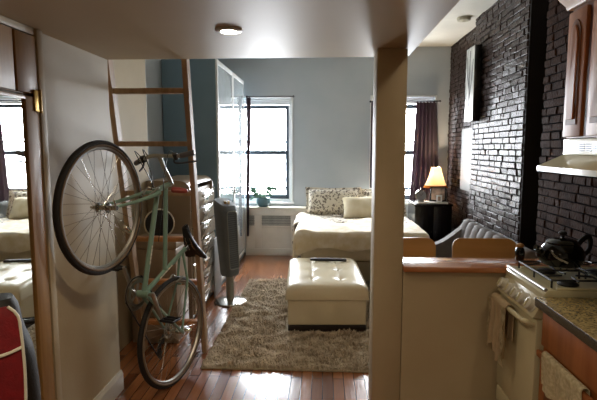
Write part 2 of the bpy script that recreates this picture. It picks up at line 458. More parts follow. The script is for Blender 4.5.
box(bm, XL+.0105, XL+.024, .68, 1.95, .012, .0895, .003); box(bm, XL+.0105, XL+.024, .68, 1.95, 1.7005, 1.715, .002); link('door_frame', ajar(bm), M['closet'], c)
bm = B(); box(bm, XL+.0245, XL+.03, 2.01, 2.057, 1.655, 1.745, .002); cyl(bm, (XL+.031, 2.055, 1.65), (XL+.031, 2.055, 1.75), .006)
link('hinge', ajar(bm), M['brass'], c)

# ------------------------------------------------------------------ backpack on a stool
c = thing('stool', (-.95, 1.22, 0), 'small dark stool under the red and black backpack', 'stool')
bm = B(); box(bm, -1.09, -.81, 1.08, 1.36, .56, .589, .01); link('seat', bm, M['dkwood'], c)
for sx in (-1, 1):
    for sy in (-1, 1):
        bm = B(); cyl(bm, (-.95+sx*.115, 1.22+sy*.115, 0), (-.95+sx*.1, 1.22+sy*.1, .56), .014); link('leg', bm, M['dkwood'], c)
BP = Vector((-.95, 1.22, .59))
def bpr(bm): rot_bm(bm, R(33), BP); return bm
c = thing('backpack', BP, 'red and black backpack with white piping in front of the mirrored door', 'backpack')
def bpw(z):   # half width at height
    t = z/.53
    if t < .6: w = .128 + .008*math.sin(math.pi*t/.6)
    else:
        k = min(1, (t-.6)/.22); w = .128 - .022*k*k*(3-2*k)
    return w if t < .85 else w*(1 - .35*((t-.85)/.15)**2)
bm = B()
def fb(u, v):
    a = 2*math.pi*u; z = .002+.496*v
    w = bpw(z) + .012*math.sin(math.pi*v); d = .085*(1 - .5*max(0, (v-.6)/.4)**2)
    e = .55
    cx = math.copysign(abs(math.cos(a))**e, math.cos(a)); cy = math.copysign(abs(math.sin(a))**e, math.sin(a))
    return BP + Vector((w*cx, d*cy, z))
vs = grid(bm, 41, 20, fb)
bm.faces.new([vs[i][0] for i in range(40)][::-1]); bm.faces.new([vs[i][-1] for i in range(40)])
bmesh.ops.remove_doubles(bm, verts=bm.verts, dist=1e-5)
body = link('body', bpr(bm), M['black'], c, angle=60)
def pk(x, z): return Vector((BP.x+x, BP.y-.088-.014*math.sin(math.pi*min(1, max(0, z/.53))), BP.z+z))
def TPZ(v): return .15+.345*v
def pxr(z): return .106 + .006*math.sin(math.pi*(z-.17)/.3) - .05*max(0, (z-.455)/.06)**2
bm = sheet(9, 22, lambda u, v: pk((-.12+.05*max(0, (v-.8)/.2)) + (pxr(TPZ(v))+.12-.05*max(0, (v-.8)/.2))*u, TPZ(v)) + Vector((0, -.004-.012*math.sin(math.pi*u), 0)), .012)
link('front_panel', bpr(bm), M['red'], c)
bm = B()
pts = [pk(pxr(.15+.345*i/24), .15+.345*i/24)+Vector((0, -.008, 0)) for i in range(25)]
tube(bm, pts, .0038, 8)
tube(bm, catmull([pk(-.12, .155)+Vector((0,-.008,0)), pk(-.02, .145)+Vector((0,-.018,0)), pk(pxr(.17), .17)+Vector((0,-.008,0)), pk(.107, .13)+Vector((0,-.002,0)), pk(.112, .10)], 8), .0045, 8)
tube(bm, catmull([pk(-.12, .375)+Vector((0,-.008,0)), pk(-.03, .368)+Vector((0,-.022,0)), pk(.06, .372)+Vector((0,-.018,0)), pk(.112, .382)+Vector((0,-.006,0))], 8), .0045, 8)
tube(bm, catmull([pk(-.06, .49)+Vector((0,-.006,0)), pk(-.045, .46)+Vector((0,-.02,0)), pk(-.05, .40)+Vector((0,-.022,0))], 8), .0045, 8)
link('piping', bpr(bm), M['piping'], c)
bm = B(); tube(bm, catmull([BP+Vector((-.06, .02, .485)), BP+Vector((-.06, .03, .51)), BP+Vector((-.02, .03, .51)), BP+Vector((-.02, .02, .485))], 6), .008, 8); link('top_handle', bpr(bm), M['black'], c)

# ------------------------------------------------------------------ ladder
c = thing('ladder', (-1.06, 3.37, 0), 'tan wooden loft ladder leaning behind the bicycle', 'ladder')
LY = lambda z: 2.872 + (2.13-z)*.235
LXL = lambda z: -1.325 + .012*z; LXR = lambda z: -.868 + .02*z
for fx in (LXL, LXR):
    bm = B()
    v = []
    for z in (0, 2.32):
        v.append([bm.verts.new((fx(z)+sx*.016, LY(z)+sy*.036, z)) for sx, sy in ((-1,-1),(1,-1),(1,1),(-1,1))])
    for i in range(4): bm.faces.new((v[0][i], v[0][(i+1)%4], v[1][(i+1)%4], v[1][i]))
    bm.faces.new(v[0][::-1]); bm.faces.new(v[1])
    bmesh.ops.bevel(bm, geom=bm.edges[:], offset=.004, segments=2, affect='EDGES')
    link('rail', bm, M['ladder'], c)
for i in range(6):
    z = .245 + .32*i
    bm = B(); box(bm, LXL(z)+.0165, LXR(z)-.0165, LY(z)-.03, LY(z)+.03, z-.016, z+.016, .005)
    link('rung', bm, M['rung'] if i < 3 else M['ladder'], c)

# ------------------------------------------------------------------ bicycle, stood on its back wheel
HB = Vector((-.943, 2.883, .347)); hd = .287
bu = Vector((math.sin(hd), math.cos(hd), 0)); bv = Vector((0, 0, 1)); bs = Vector((math.cos(hd), -math.sin(hd), 0))
bF = (-.519*bu + .855*bv).normalized(); bU = (.855*bu + .519*bv).normalized()
def K(a, b_, s=0): return HB + bF*a + bU*b_ + bs*s
c = thing('bicycle', (HB.x, HB.y, 0), 'pale green bicycle stood upright on its back wheel against the ladder', 'bicycle')
def wheel(ctr, e1, e2, ax, rear):
    root = bpy.data.objects.new('wheel', None)
    Rt, rt = .331, .0155
    ring = lambda r, n=72, o=0: [ctr + ax*o + r*(math.cos(2*math.pi*i/n)*e1 + math.sin(2*math.pi*i/n)*e2) for i in range(n)]
    bm = B(); tube(bm, ring(Rt), rt, 12, closed=True); w = link('wheel', bm, M['tyre'], c)
    bm = B()
    for o in (-.0125, .0125): tube(bm, ring(.319, o=o), .0065, 8, closed=True)
    link('tyre_sidewall', bm, M['gum'], w)
    bm = B()
    prof = [(.317, -.012), (.317, .012), (.304, .011), (.298, 0), (.304, -.011)]
    n = 72; rings = []
    for i in range(n):
        d = math.cos(2*math.pi*i/n)*e1 + math.sin(2*math.pi*i/n)*e2
        rings.append([bm.verts.new(ctr + d*r + ax*o) for r, o in prof])
    for i in range(n):
        for k in range(5): bm.faces.new((rings[i][k], rings[i][(k+1)%5], rings[(i+1)%n][(k+1)%5], rings[(i+1)%n][k]))
    link('rim', bm, M['alu'], w, angle=30)
    bm = B()
    for i in range(36):
        sd = 1 if i % 2 else -1; a = 2*math.pi*i/36; t = (7 if (i//2) % 2 else -7)*2*math.pi/36
        d = lambda q: math.cos(q)*e1 + math.sin(q)*e2
        tube(bm, [ctr + d(a+t)*.022 + ax*sd*.03, ctr + d(a)*.3], .0011, 5)
    link('spokes', bm, M['chrome'], w)
    bm = B(); lathe(bm, [(.006, -.06), (.012, -.055), (.012, -.034), (.026, -.032), (.026, -.028), (.012, -.024), (.012, .024), (.026, .028), (.026, .032), (.012, .034), (.012, .055), (.006, .06)], ctr, ax, 20)
    link('hub', bm, M['chrome'], w)
    return w
w = wheel(HB, bu, bv, bs, True)
q = HB + .19*bu - .06*bv
def refl(ctr, ax, e1, e2, par):
    bm = B(); tube(bm, [ctr + e2*t for t in (-.036, -.032, -.02, 0, .02, .032, .036)], [.006, .011, .0135, .014, .0135, .011, .006], 14)
    link('reflector', bm, M['reflector'], par)
def circ(c0, e1, e2, ang, r): return c0 + r*(math.cos(R(ang))*e1 + math.sin(R(ang))*e2)
d = lambda e1, e2, a: math.cos(R(a))*e1 + math.sin(R(a))*e2
refl(circ(HB, bu, bv, -17, .17), bs, d(bu, bv, 73), d(bu, bv, -17), w)
# front wheel turned a little to the wall
FH = Vector((-1.134, 2.40, 1.193)); h2 = .196
fu = Vector((math.sin(h2), math.cos(h2), 0)); fs = Vector((math.cos(h2), -math.sin(h2), 0))
w2 = wheel(FH, fu, bv, fs, False)
refl(circ(FH, fu, bv, -36, .25), fs, d(fu, bv, 54), d(fu, bv, -36), w2)
BB_, HL, HU = K(.42, -.07), K(.845, .34), K(.80, .475)
ST = K(.345, .40)   # top of the seat tube
bm = B()
tube(bm, [HL, HU], .0175, 14)
tube(bm, [K(.835, .37), BB_], .0150, 14)                 # down tube
TTb = BB_ + (ST - BB_)*.47
tube(bm, [K(.808, .45), TTb], .0135, 14)                 # low step-through top tube
tube(bm, [BB_, ST], .0145, 14)
cyl(bm, BB_ - bs*.036, BB_ + bs*.036, .021)
for s in (-1, 1):
    tube(bm, [BB_ + bs*s*.018 + bF*-.015, K(.22, -.035, s*.035), K(.02, 0, s*.062)], [.0095, .009, .0075], 10)   # chain stays
    tube(bm, [ST - (ST-BB_)*.12 + bs*s*.012, K(.2, .26, s*.036), K(.01, .012, s*.062)], [.0085, .008, .0065], 10) # seat stays
    tube(bm, [K(.02, 0, s*.062), K(-.01, .01, s*.062)], .011, 8)
tube(bm, [K(.235, .19, -.04), K(.235, .19, .04)], .006, 8)
link('frame', bm, M['green'], c)
for (p0, p1, t0, t1, r) in ((BB_, ST, .30, .60, .0135), (BB_, K(.835, .37), .28, .46, .014)):   # white script-like mark on two tubes
    bm = B(); qs = [p0+(p1-p0)*(t0+(t1-t0)*k/14) + bs*r for k in range(15)]
    tube(bm, qs, [.0045 if k % 3 else .002 for k in range(15)], 6)
    link('tube_decal', bm, M['piping'], c)
bm = B()
tube(bm, [HL + (HL-HU).normalized()*.02 - fs*.05, HL + (HL-HU).normalized()*.02 + fs*.05], .012, 12)
cr = HL + (HL-HU).normalized()*.02
for s in (-1, 1):
    tube(bm, catmull([cr + fs*s*.048, cr + (FH-cr)*.5 + fs*s*.053 + (cr-FH).cross(fs).normalized()*.006, FH + fs*s*.052], 8), [.0125-.0055*i/16 for i in range(17)], 10)
link('fork', bm, M['green'], c)
bm = B(); cyl(bm, FH - fs*.075, FH + fs*.075, .006); cyl(bm, FH + fs*.058, FH + fs*.082, .012); tube(bm, [FH + fs*.078, FH + fs*.085 + bF*.05], .004, 8); link('axle_skewer', bm, M['chrome'], w2)
# stem and handlebar
SB = K(.955, .555, -.05)
bm = B(); tube(bm, catmull([HU, HU+(HU-HL).normalized()*.03, K(.88, .52, -.02), SB], 6), .0125, 12); link('stem', bm, M['alu'], c)
bm = B()
ends = []
for s in (-1, 1): pass
bp = catmull([SB + bs*-.235 + bF*-.085 + bU*.045, SB + bs*-.14 + bF*-.03, SB + bs*-.05, SB + bs*.05, SB + bs*.13 + bF*.0, SB + bs*.225 + bF*-.0 + bU*.04], 6)
tube(bm, bp, .0115, 12); hb = link('handlebar', bm, M['alu'], c)
for e0, e1 in ((0, 5), (-6, -1)):
    bm = B(); tube(bm, [bp[e0], bp[(e0+e1)//2], bp[e1]], .0165, 12); link('grip', bm, M['bkplastic'] if e0 == 0 else M['button'], hb)
    k = 7 if e0 == 0 else -8
    bm = B(); tube(bm, catmull([bp[k], bp[k] - bU*.02 - bF*.035, bp[e0 if e0 == 0 else e1] - bF*.06], 6), .006, 8); cyl(bm, bp[k]-bF*.018, bp[k]+bF*.018, .016); link('brake_lever', bm, M['bkplastic'], hb)
bm = B()
for s in (-1, 1):
    tube(bm, catmull([bp[7 if s < 0 else -8], SB + bs*s*.12 + bF*.06 - bU*.05, K(.9, .40, s*.05), K(.80, .36, s*.03), K(.6, .18, s*.024)], 8), .0027, 6)
tube(bm, catmull([bp[10], SB + bF*.09 - bU*.08 - bs*.03, K(.93, .36, .01), cr + bF*.02], 8), .0027, 6)
link('cable', bm, M['bkplastic'], c)
bm = B()
for s in (-1, 1): tube(bm, catmull([cr + fs*s*.004 + bU*.03, cr + fs*s*.035 + bU*.02 + bF*.02, cr + fs*s*.022 + (FH-cr)*.14], 6), .006, 8)
link('front_brake', bm, M['alu'], c)
bm = B()
for s in (-1, 1): tube(bm, catmull([K(.24, .22, s*.004), K(.26, .235, s*.04), K(.27, .17, s*.026)], 6), .006, 8)
link('rear_brake', bm, M['alu'], c)
# seat post and saddle
bm = B(); dS = (ST-BB_).normalized(); SP = ST + dS*.055; tube(bm, [ST - dS*.02, SP], .0125, 12); cyl(bm, ST-dS*.012, ST+dS*.012, .018); link('seat_post', bm, M['chrome'], c)
bm = B()
def fsad(u, v):
    t = -.13 + .26*u; wv = .018 + .066*(1-u)**1.4
    a = math.pi*(v-.5)*1.15
    return SP + bF*t + bs*(wv*math.sin(a)) + bU*(.034*math.cos(a) + .012*(2*u-1)**2)
grid(bm, 16, 13, fsad); bmesh.ops.recalc_face_normals(bm, faces=bm.faces); bmesh.ops.solidify(bm, geom=bm.faces[:], thickness=.03)
sad = link('saddle', bm, M['bkplastic'], c)
bm = B()
for s in (-1, 1): tube(bm, catmull([SP + bF*-.1 + bs*s*.03 + bU*.02, SP + bF*-.03 + bs*s*.02 - bU*.005, SP + bF*.04 + bs*s*.018 - bU*.005, SP + bF*.1 + bU*.02], 6), .0035, 6)
link('saddle_rails', bm, M['chrome'], sad)
# drivetrain
RC = BB_ - bs*.05
bm = B()
for r0, o in ((.098, 0), (.078, .009)):
    n = 44; rr = []
    for i in range(n*2):
        a = 2*math.pi*i/(n*2); dd = math.cos(a)*bu + math.sin(a)*bv; r = r0 + (.004 if i % 2 else -.001)
        rr.append([bm.verts.new(RC + bs*(o-.0015) + dd*r), bm.verts.new(RC + bs*(o+.0015) + dd*r), bm.verts.new(RC + bs*(o+.0015) + dd*(r0-.016)), bm.verts.new(RC + bs*(o-.0015) + dd*(r0-.016))])
    for i in range(n*2):
        for k in range(4): bm.faces.new((rr[i][k], rr[i][(k+1)%4], rr[(i+1)%(n*2)][(k+1)%4], rr[(i+1)%(n*2)][k]))
for k in range(5):
    a = 2*math.pi*k/5; dd = math.cos(a)*bu + math.sin(a)*bv; tube(bm, [RC + dd*.01, RC + dd*.088], .007, 6)
ringo = link('chainring', bm, M['alu'], c, angle=25)
ca = (.35*bu - .94*bv).normalized()
for s, sg in ((.062, 1), (-.07, -1)):
    bm = B(); p0 = BB_ + bs*s; p1 = p0 + ca*sg*.165 + bs*(.012*sg); tube(bm, [p0 - ca*sg*.015, p0, p1, p1 + ca*sg*.012], [.011, .014, .010, .008], 10); cyl(bm, BB_ + bs*s*.5, p0, .010)
    cr_ = link('crank', bm, M['alu'], c)
    bm = B(); e = bs*sg; box_c = p1 + e*.06
    for o in (-.032, .032): tube(bm, [p1 + e*.015 + bu*o, p1 + e*.1 + bu*o], .009, 8)
    for o in (.015, .1): tube(bm, [p1 + e*o - bu*.036, p1 + e*o + bu*.036], .006, 8)
    cyl(bm, p1, p1 + e*.1, .008); link('pedal', bm, M['bkplastic'], cr_)
bm = B()
for k, r in enumerate((.05, .043, .037, .031, .026)): lathe(bm, [(r, -.0012), (r, .0012)], HB - bs*(.036+.0045*k), bs, 30)
link('cassette', bm, M['alu'], c)
bm = B()
cp = [RC + d(bu, bv, a)*.094 for a in range(150, -40, -15)]
top = []; P0 = HB - bs*.045
dirc = (HB-BB_).normalized(); nrm = bs.cross(dirc).normalized()
jock1, jock2 = P0 + K(-.01, -.075) - HB, P0 + K(-.055, -.135) - HB
loop = [RC + nrm*.094] + [RC + (math.cos(R(a))*nrm - math.sin(R(a))*dirc)*.094 for a in range(20, 181, 20)] + [jock2 - nrm*.02, jock2 + dirc*.02, jock2 + nrm*.018, jock1 - nrm*.018, P0 - nrm*.04, P0 + dirc*.043, P0 + nrm*.043]
tube(bm, catmull(loop, 4, True), .0042, 6, closed=True); link('chain', bm, M['bkplastic'], c)
bm = B()
for j in (jock1, jock2): lathe(bm, [(.02, -.004), (.02, .004)], j, bs, 20)
tube(bm, [K(-.01, -.02, -.055), jock1 - bs*.012, jock2 - bs*.012], [.012, .011, .008], 8); link('derailleur', bm, M['bkplastic'], c)
bm = B()
prof = catmull([K(.80, .50, -.02)+bs*.05, K(.80, .50, -.02)+bs*.10-bv*.02, K(.80, .5, 0)+bs*.14-bv*.045], 5)
pp = [K(.775, .455, .02), K(.765, .47, .045), K(.75, .485, .075), K(.735, .50, .10)]
tube(bm, catmull(pp, 5), [.01, .02, .024, .026, .026, .026, .026, .026, .026, .025, .025, .024, .023, .021, .018, .01], 14, sq=.7)
link('pouch', bm, M['redpl'], c)['label'] = 'faded red pouch by the handlebar'

# dark round bag hanging beyond the ladder
# ------------------------------------------------------------------ chest of drawers
X0, X1, Y0, Y1, ZT = -1.49, -1.10, 3.96, 4.80, 1.225
c = thing('chest_of_drawers', ((X0+X1)/2, (Y0+Y1)/2, 0), 'tall taupe chest of drawers with a rounded top edge behind the ladder', 'chest of drawers')
prof = [(X0, .03), (X1-.02, .03)] + arc(X1-.02-.09, ZT-.09, .09, 0, 90, 8) + [(X0, ZT)]
bm = B(); prism(bm, prof, 'y', Y0, Y0+.02, .003); prism(bm, prof, 'y', Y1-.02, Y1, .003)
box(bm, X0, X0+.012, Y0+.0205, Y1-.0205, .03, ZT-.02); box(bm, X1-.06, X1-.046, Y0+.0205, Y1-.0205, .051, ZT-.09)
prism(bm, [(X0+.013, ZT-.02), (X1-.12, ZT-.02)] + [(X1-.11+.07*math.cos(R(a)), ZT-.09+.07*math.sin(R(a))) for a in range(90, 29, -12)] + [(X1-.11+.09*math.cos(R(a)), ZT-.09+.09*math.sin(R(a))) for a in range(30, 91, 12)] + [(X0+.013, ZT)], 'y', Y0+.0205, Y1-.0205)
box(bm, X0+.02, X1-.05, Y0+.0205, Y1-.0205, .03, .05)
link('body', bm, M['chest'], c)
bm = B(); box(bm, X0+.02, X1-.04, Y0+.02, Y1-.02, 0, .028); link('plinth', bm, M['dkwood'], c)
zz = .06
for i in range(7):
    h_ = .152
    bm = B()
    pf = [(X1-.045, zz), (X1-.006, zz), (X1-.001, zz+.008), (X1-.001, zz+h_-.026), (X1-.010, zz+h_-.014), (X1-.045, zz+h_-.014)]
    if i == 6: pf = [(p, min(q, ZT-.1)) for p, q in pf]
    prism(bm, pf, 'y', Y0+.024, Y1-.024, .003); dw = link('drawer', bm, M['chestgl'], c)
    bm = B(); box(bm, X1-.001, X1+.014, (Y0+Y1)/2-.09, (Y0+Y1)/2+.09, zz+h_*.55, zz+h_*.55+.014, .004); link('handle', bm, M['chest'], dw)
    zz += h_

# dark bag with a pale rim standing on a low box beside the chest
Z = Vector((-1.27, 3.66, 0))
c = thing('storage_box', Z, 'plain brown storage box on the floor behind the bicycle', 'box')
bm = B(); box(bm, Z.x-.2, Z.x+.16, Z.y-.16, Z.y+.16, .0, .74, .012); link('body', bm, M['chest'], c)
bm = B(); box(bm, Z.x-.208, Z.x+.168, Z.y-.168, Z.y+.168, .741, .80, .008); link('lid', bm, M['chest'], c)
Z = Vector((-1.27, 3.62, .801))
c = thing('round_bag', Z, 'dark round bag with a pale rim on the box behind the bicycle', 'bag')
ax = Vector((.35, -1, .1)).normalized()
cz = Z + Vector((0, 0, .117))
bm = B(); lathe(bm, [(.075, .045), (.1, .04), (.113, .02), (.115, 0), (.11, -.05), (.09, -.07)], cz, ax, 40); link('body', bm, M['bkplastic'], c)
bm = B(); x_, y_ = frame_of(ax); tube(bm, [cz + ax*.03 + .109*(math.cos(2*math.pi*i/48)*x_ + math.sin(2*math.pi*i/48)*y_) for i in range(48)], .006, 8, closed=True); link('rim_piping', bm, M['piping'], c)

# ------------------------------------------------------------------ wardrobe
X0, X1, Y0, Y1, ZT = -1.665, -1.11, 4.95, 6.60, 2.40
c = thing('wardrobe', ((X0+X1)/2, (Y0+Y1)/2, 0), 'tall blue grey wardrobe with two glossy white glass doors left of the window', 'wardrobe')
bm = B(); box(bm, X0, X1, Y0, Y0+.02, 0, ZT, .002); box(bm, X0, X1, Y1-.02, Y1, 0, ZT, .002); box(bm, X0, X1, Y0+.0205, Y1-.0205, ZT-.02, ZT); box(bm, X0, X1, Y0+.0205, Y1-.0205, 0, .06); box(bm, X0, X0+.01, Y0+.0205, Y1-.0205, .0605, ZT-.0205); link('carcass', bm, M['wardside'], c)
ym = Y0 + .86
for a, b_ in ((Y0+.003, ym-.003), (ym+.003, Y1-.003)):
    bm = B()
    for p in ((a, a+.045, .06, ZT-.002), (b_-.045, b_, .06, ZT-.002), (a+.0455, b_-.0455, .06, .105), (a+.0455, b_-.0455, ZT-.047, ZT-.002)): box(bm, X1+.001, X1+.021, p[0], p[1], p[2], p[3], .002)
    dr = link('door', bm, M['casing'], c)
    bm = B(); 
    for i in range(3):
        z0 = .1055 + i*(ZT-.155)/3; box(bm, X1+.005, X1+.017, a+.0455, b_-.0455, z0, z0+(ZT-.155)/3-.004)
    link('glass_panel', bm, M['wardglass'], dr, smooth=False)
bm = B(); box(bm, X1+.0215, X1+.04, ym-.07, ym-.055, .95, 1.2, .004); link('handle', bm, M['chrome'], c)

# white folded board between chest and wardrobe
c = tag(link('folded_board', (lambda bm: (box(bm, -1.094, -1.078, 4.64, 4.93, 0, .6, .004), bm)[1])(B()), M['panelgrey'], thing_at=(-1.086, 4.78, 0)), 'pale grey folded board standing against the front of the chest of drawers', 'board')

# ------------------------------------------------------------------ tower fan
FX, FY = -.905, 4.53
c = thing('tower_fan', (FX, FY, 0), 'dark grey tower fan on a round chrome base beside the wardrobe', 'fan')
bm = B(); lathe(bm, [(.155, 0), (.16, .006), (.155, .014), (.10, .026), (.05, .034)], (FX, FY, 0), seg=40); link('base', bm, M['chrome'], c)
bm = B(); cyl(bm, (FX, FY, .03), (FX-.003, FY, .29), .038, seg=24); link('pole', bm, M['fanlight'], c)
bm = B()
ta = R(-38)   # facing direction
fx, fy = Vector((math.cos(ta), math.sin(ta), 0)), Vector((-math.sin(ta), math.cos(ta), 0))
sec = rrect(-.085, .085, -.095, .095, .05)
rings = []
for z, s in ((.27, .78), (.29, .86), (.60, .96), (.9, 1.04), (.955, 1.03), (.985, .9)):
    lean = Vector((-.055*(z-.27), 0, 0))
    rings.append([bm.verts.new(Vector((FX, FY, z + (.0 if z < .93 else -.03*(x*1/.078)))) + lean + fx*x*s + fy*y*s) for x, y in sec])
for a, b_ in zip(rings, rings[1:]):
    for i in range(len(sec)): bm.faces.new((a[i], a[(i+1)%len(sec)], b_[(i+1)%len(sec)], b_[i]))
bm.faces.new(rings[0][::-1]); bm.faces.new(rings[-1]); link('body', bm, M['fan'], c)
bm = B()
def fp(y, z): return Vector((FX, FY, z)) + Vector((-.055*(z-.27), 0, 0)) + fx*(.085*(.86+.18*(z-.29)/.61)+.001) + fy*y
tube(bm, [fp(y, z) for y, z in rrect(-.06, .06, .34, .90, .025, 4)], .005, 6, closed=True); link('grille_trim', bm, M['fanlight'], c)
bm = B()
for i in range(26): tube(bm, [fp(-.053, .36+.0205*i), fp(.053, .36+.0205*i)], .0022, 5)
link('grille', bm, M['bkplastic'], c)
bm = B(); cc = Vector((FX-.04, FY, .99)); 
for i, (a, b_) in enumerate(((.03, -.02), (.03, .02), (0, 0))):
    bm = B(); lathe(bm, [(.012, -.02), (.012, .004)], cc + fx*a + fy*b_, seg=12); link('control_button', bm, M['brass'], c)
bm = B(); tube(bm, catmull([(FX-.02, FY+.05, .03), (FX-.03, FY+.2, .006), (FX-.08, FY+.4, .005), (FX-.11, FY+.7, .005)], 8), .004, 6); link('power_cord', bm, M['bkplastic'], c)

# ------------------------------------------------------------------ curtains
def curtain(xa, xb, xc, xd, y, z0, z1, folds, amp, front=False):
    """top from xa to xb, bottom from xc to xd"""
    y0_ = y
    def f(u, v):
        z = z0 + (z1-z0)*v; t = min(1, max(0, (v-.22)/.7)); y = y0_ - (.118*(1-t*t*(3-2*t)) if front else 0)
        l = xc + (xa-xc)*v**.8; r = xd + (xb-xd)*v**.8
        return Vector((l + (r-l)*u, y + amp*math.sin(u*folds*2*math.pi)*(1-.25*v) + amp*.3*math.sin(u*folds*5.1+v*3), z + .008*math.sin(u*folds*2*math.pi)*(v > .98)))
    return sheet(folds*10+1, 24, f, .003)
def rod(xa, xb, z, label):
    c = thing('curtain_rod', ((xa+xb)/2, 6.66, z), label, 'curtain rod')
    bm = B(); cyl(bm, (xa, 6.665, z), (xb, 6.665, z), .008, seg=12); link('rod', bm, M['rod'], c)
    for x in (xa, xb):
        bm = B(); lathe(bm, [(.003, -.016), (.014, -.008), (.016, 0), (.014, .008), (.003, .016)], (x, 6.665, z), (1, 0, 0), 16); link('finial', bm, M['rod'], c)
        bm = B(); xx = x + (.04 if x == xa else -.04); tube(bm, [(xx, 6.665, z), (xx, 6.736, z)], .006, 8); link('bracket', bm, M['rod'], c)
rod(-1.06, -.42, 2.2, 'thin dark curtain rod over the left window')
rod(.63, 1.56, 2.125, 'thin dark curtain rod over the right window')
bm = curtain(-1.062, -1.0, -1.055, -1.03, 6.64, .28, 2.185, 2, .016, True)
tag(link('curtain', bm, M['curtain'], thing_at=(-1.04, 6.64, .28)), 'narrow dark curtain gathered at the left window beside the wardrobe', 'curtain')
bm = curtain(1.245, 1.51, 1.14, 1.66, 6.64, .12, 2.11, 6, .022)
tag(link('curtain', bm, M['curtain'], thing_at=(1.32, 6.64, .12)), 'dark plum curtain hanging behind the lit lamp', 'curtain')
bm = curtain(.64, .72, .64, .70, 6.64, .95, 2.11, 2, .016)
tag(link('curtain', bm, M['curtain'], thing_at=(.68, 6.64, .95)), 'sliver of dark curtain just left of the post', 'curtain')

# ------------------------------------------------------------------ radiator cover and plant
X0, X1, Y0, Y1 = -1.085, .66, 6.58, 6.735
c = thing('radiator_cover', ((X0+X1)/2, 6.66, 0), 'cream panelled radiator cover under the left window', 'radiator cover')
bm = B(); box(bm, X0, X1, Y0+.012, Y1, 0, .655); link('body', bm, M['heater'], c)
bm = B(); box(bm, X0, X1, Y0-.02, Y1-.03, .657, .683, .005); link('top_board', bm, M['heater'], c)
bm = B()
cols = [-1.085, -1.04, -.985, -.95, -.86, -.43, -.34]
box(bm, X0, X1, Y0, Y0+.0115, .565, .655, .002); box(bm, X0, X1, Y0, Y0+.0115, .0, .10, .002)
sx_ = [(-1.085, -1.055), (-.955, -.865), (-.45, -.36), (.05, .14), (.55, .66)]
for a, b_ in sx_: box(bm, a, b_, Y0, Y0+.0115, .1005, .5645, .002)
for (a, b_), (a2, b2) in zip(sx_, sx_[1:]): box(bm, b_+.0005, a2-.0005, Y0+.002, Y0+.0115, .39, .42, .002)
link('panel_frame', bm, M['heater'], c)
for (a, b_), (a2, b2) in zip(sx_, sx_[1:]):
    bm = B(); n = max(3, int((a2-b_)/.016))
    for i in range(n): x = b_+.008+(a2-b_-.016)*(i+.5)/n; box(bm, x-.0045, x+.0045, Y0+.004, Y0+.0105, .422, .563)
    for z in (.455, .49, .525): box(bm, b_+.004, a2-.004, Y0+.0045, Y0+.0095, z-.004, z+.004)
    link('grille', bm, M['grille'], c, smooth=False)
P = Vector((-.84, 6.63, .684))
c = thing('potted_plant', P, 'small leafy plant in a teal pot on the radiator cover', 'plant')
bm = B(); lathe(bm, [(.06, 0), (.088, .02), (.10, .07), (.088, .12), (.092, .13), (.082, .13), (.076, .11)], P, seg=32); link('pot', bm, M['pot'], c)
bm = B(); lathe(bm, [(.073, .102), (.073, .108)], P, seg=24); link('soil', bm, M['soil'], c)
bm = B()
def leaf(base, tip, w):
    base, tip = Vector(base), Vector(tip); dd = tip-base; sd = dd.cross(Vector((0, 1, 0)))
    sd = sd.normalized() if sd.length > 1e-4 else Vector((1, 0, 0)); up_ = dd.cross(sd).normalized()
    n = 6; L_, R_, C_ = [], [], []
    for i in range(n+1):
        t = i/n; ww = w*math.sin(math.pi*min(.98, t*.93+.05))**.8; p = base + dd*t - Vector((0, 0, .03*t*t))
        L_.append(bm.verts.new(p + sd*ww)); R_.append(bm.verts.new(p - sd*ww)); C_.append(bm.verts.new(p + up_*ww*.3))
    for i in range(n): bm.faces.new((L_[i], L_[i+1], C_[i+1], C_[i])); bm.faces.new((C_[i], C_[i+1], R_[i+1], R_[i]))
sb = B()
for i in range(34):
    a = random.uniform(0, 2*math.pi); rr = random.uniform(.03, .16); hh = random.uniform(.13, .26)
    k = P + Vector((rr*math.cos(a), min(.04, .4*rr*math.sin(a)), hh - .1*rr))
    tube(sb, catmull([P + Vector((.02*math.cos(a), .02*math.sin(a), .105)), P + Vector((.4*rr*math.cos(a), .15*rr*math.sin(a), hh*.8)), k], 4), .0025, 5)
    leaf(k, k + Vector((.07*math.cos(a), .02*math.sin(a), random.uniform(-.01, .04))), random.uniform(.018, .028))
link('stems', sb, M['leaf'], c); link('leaves', bm, M['leaf'], c)

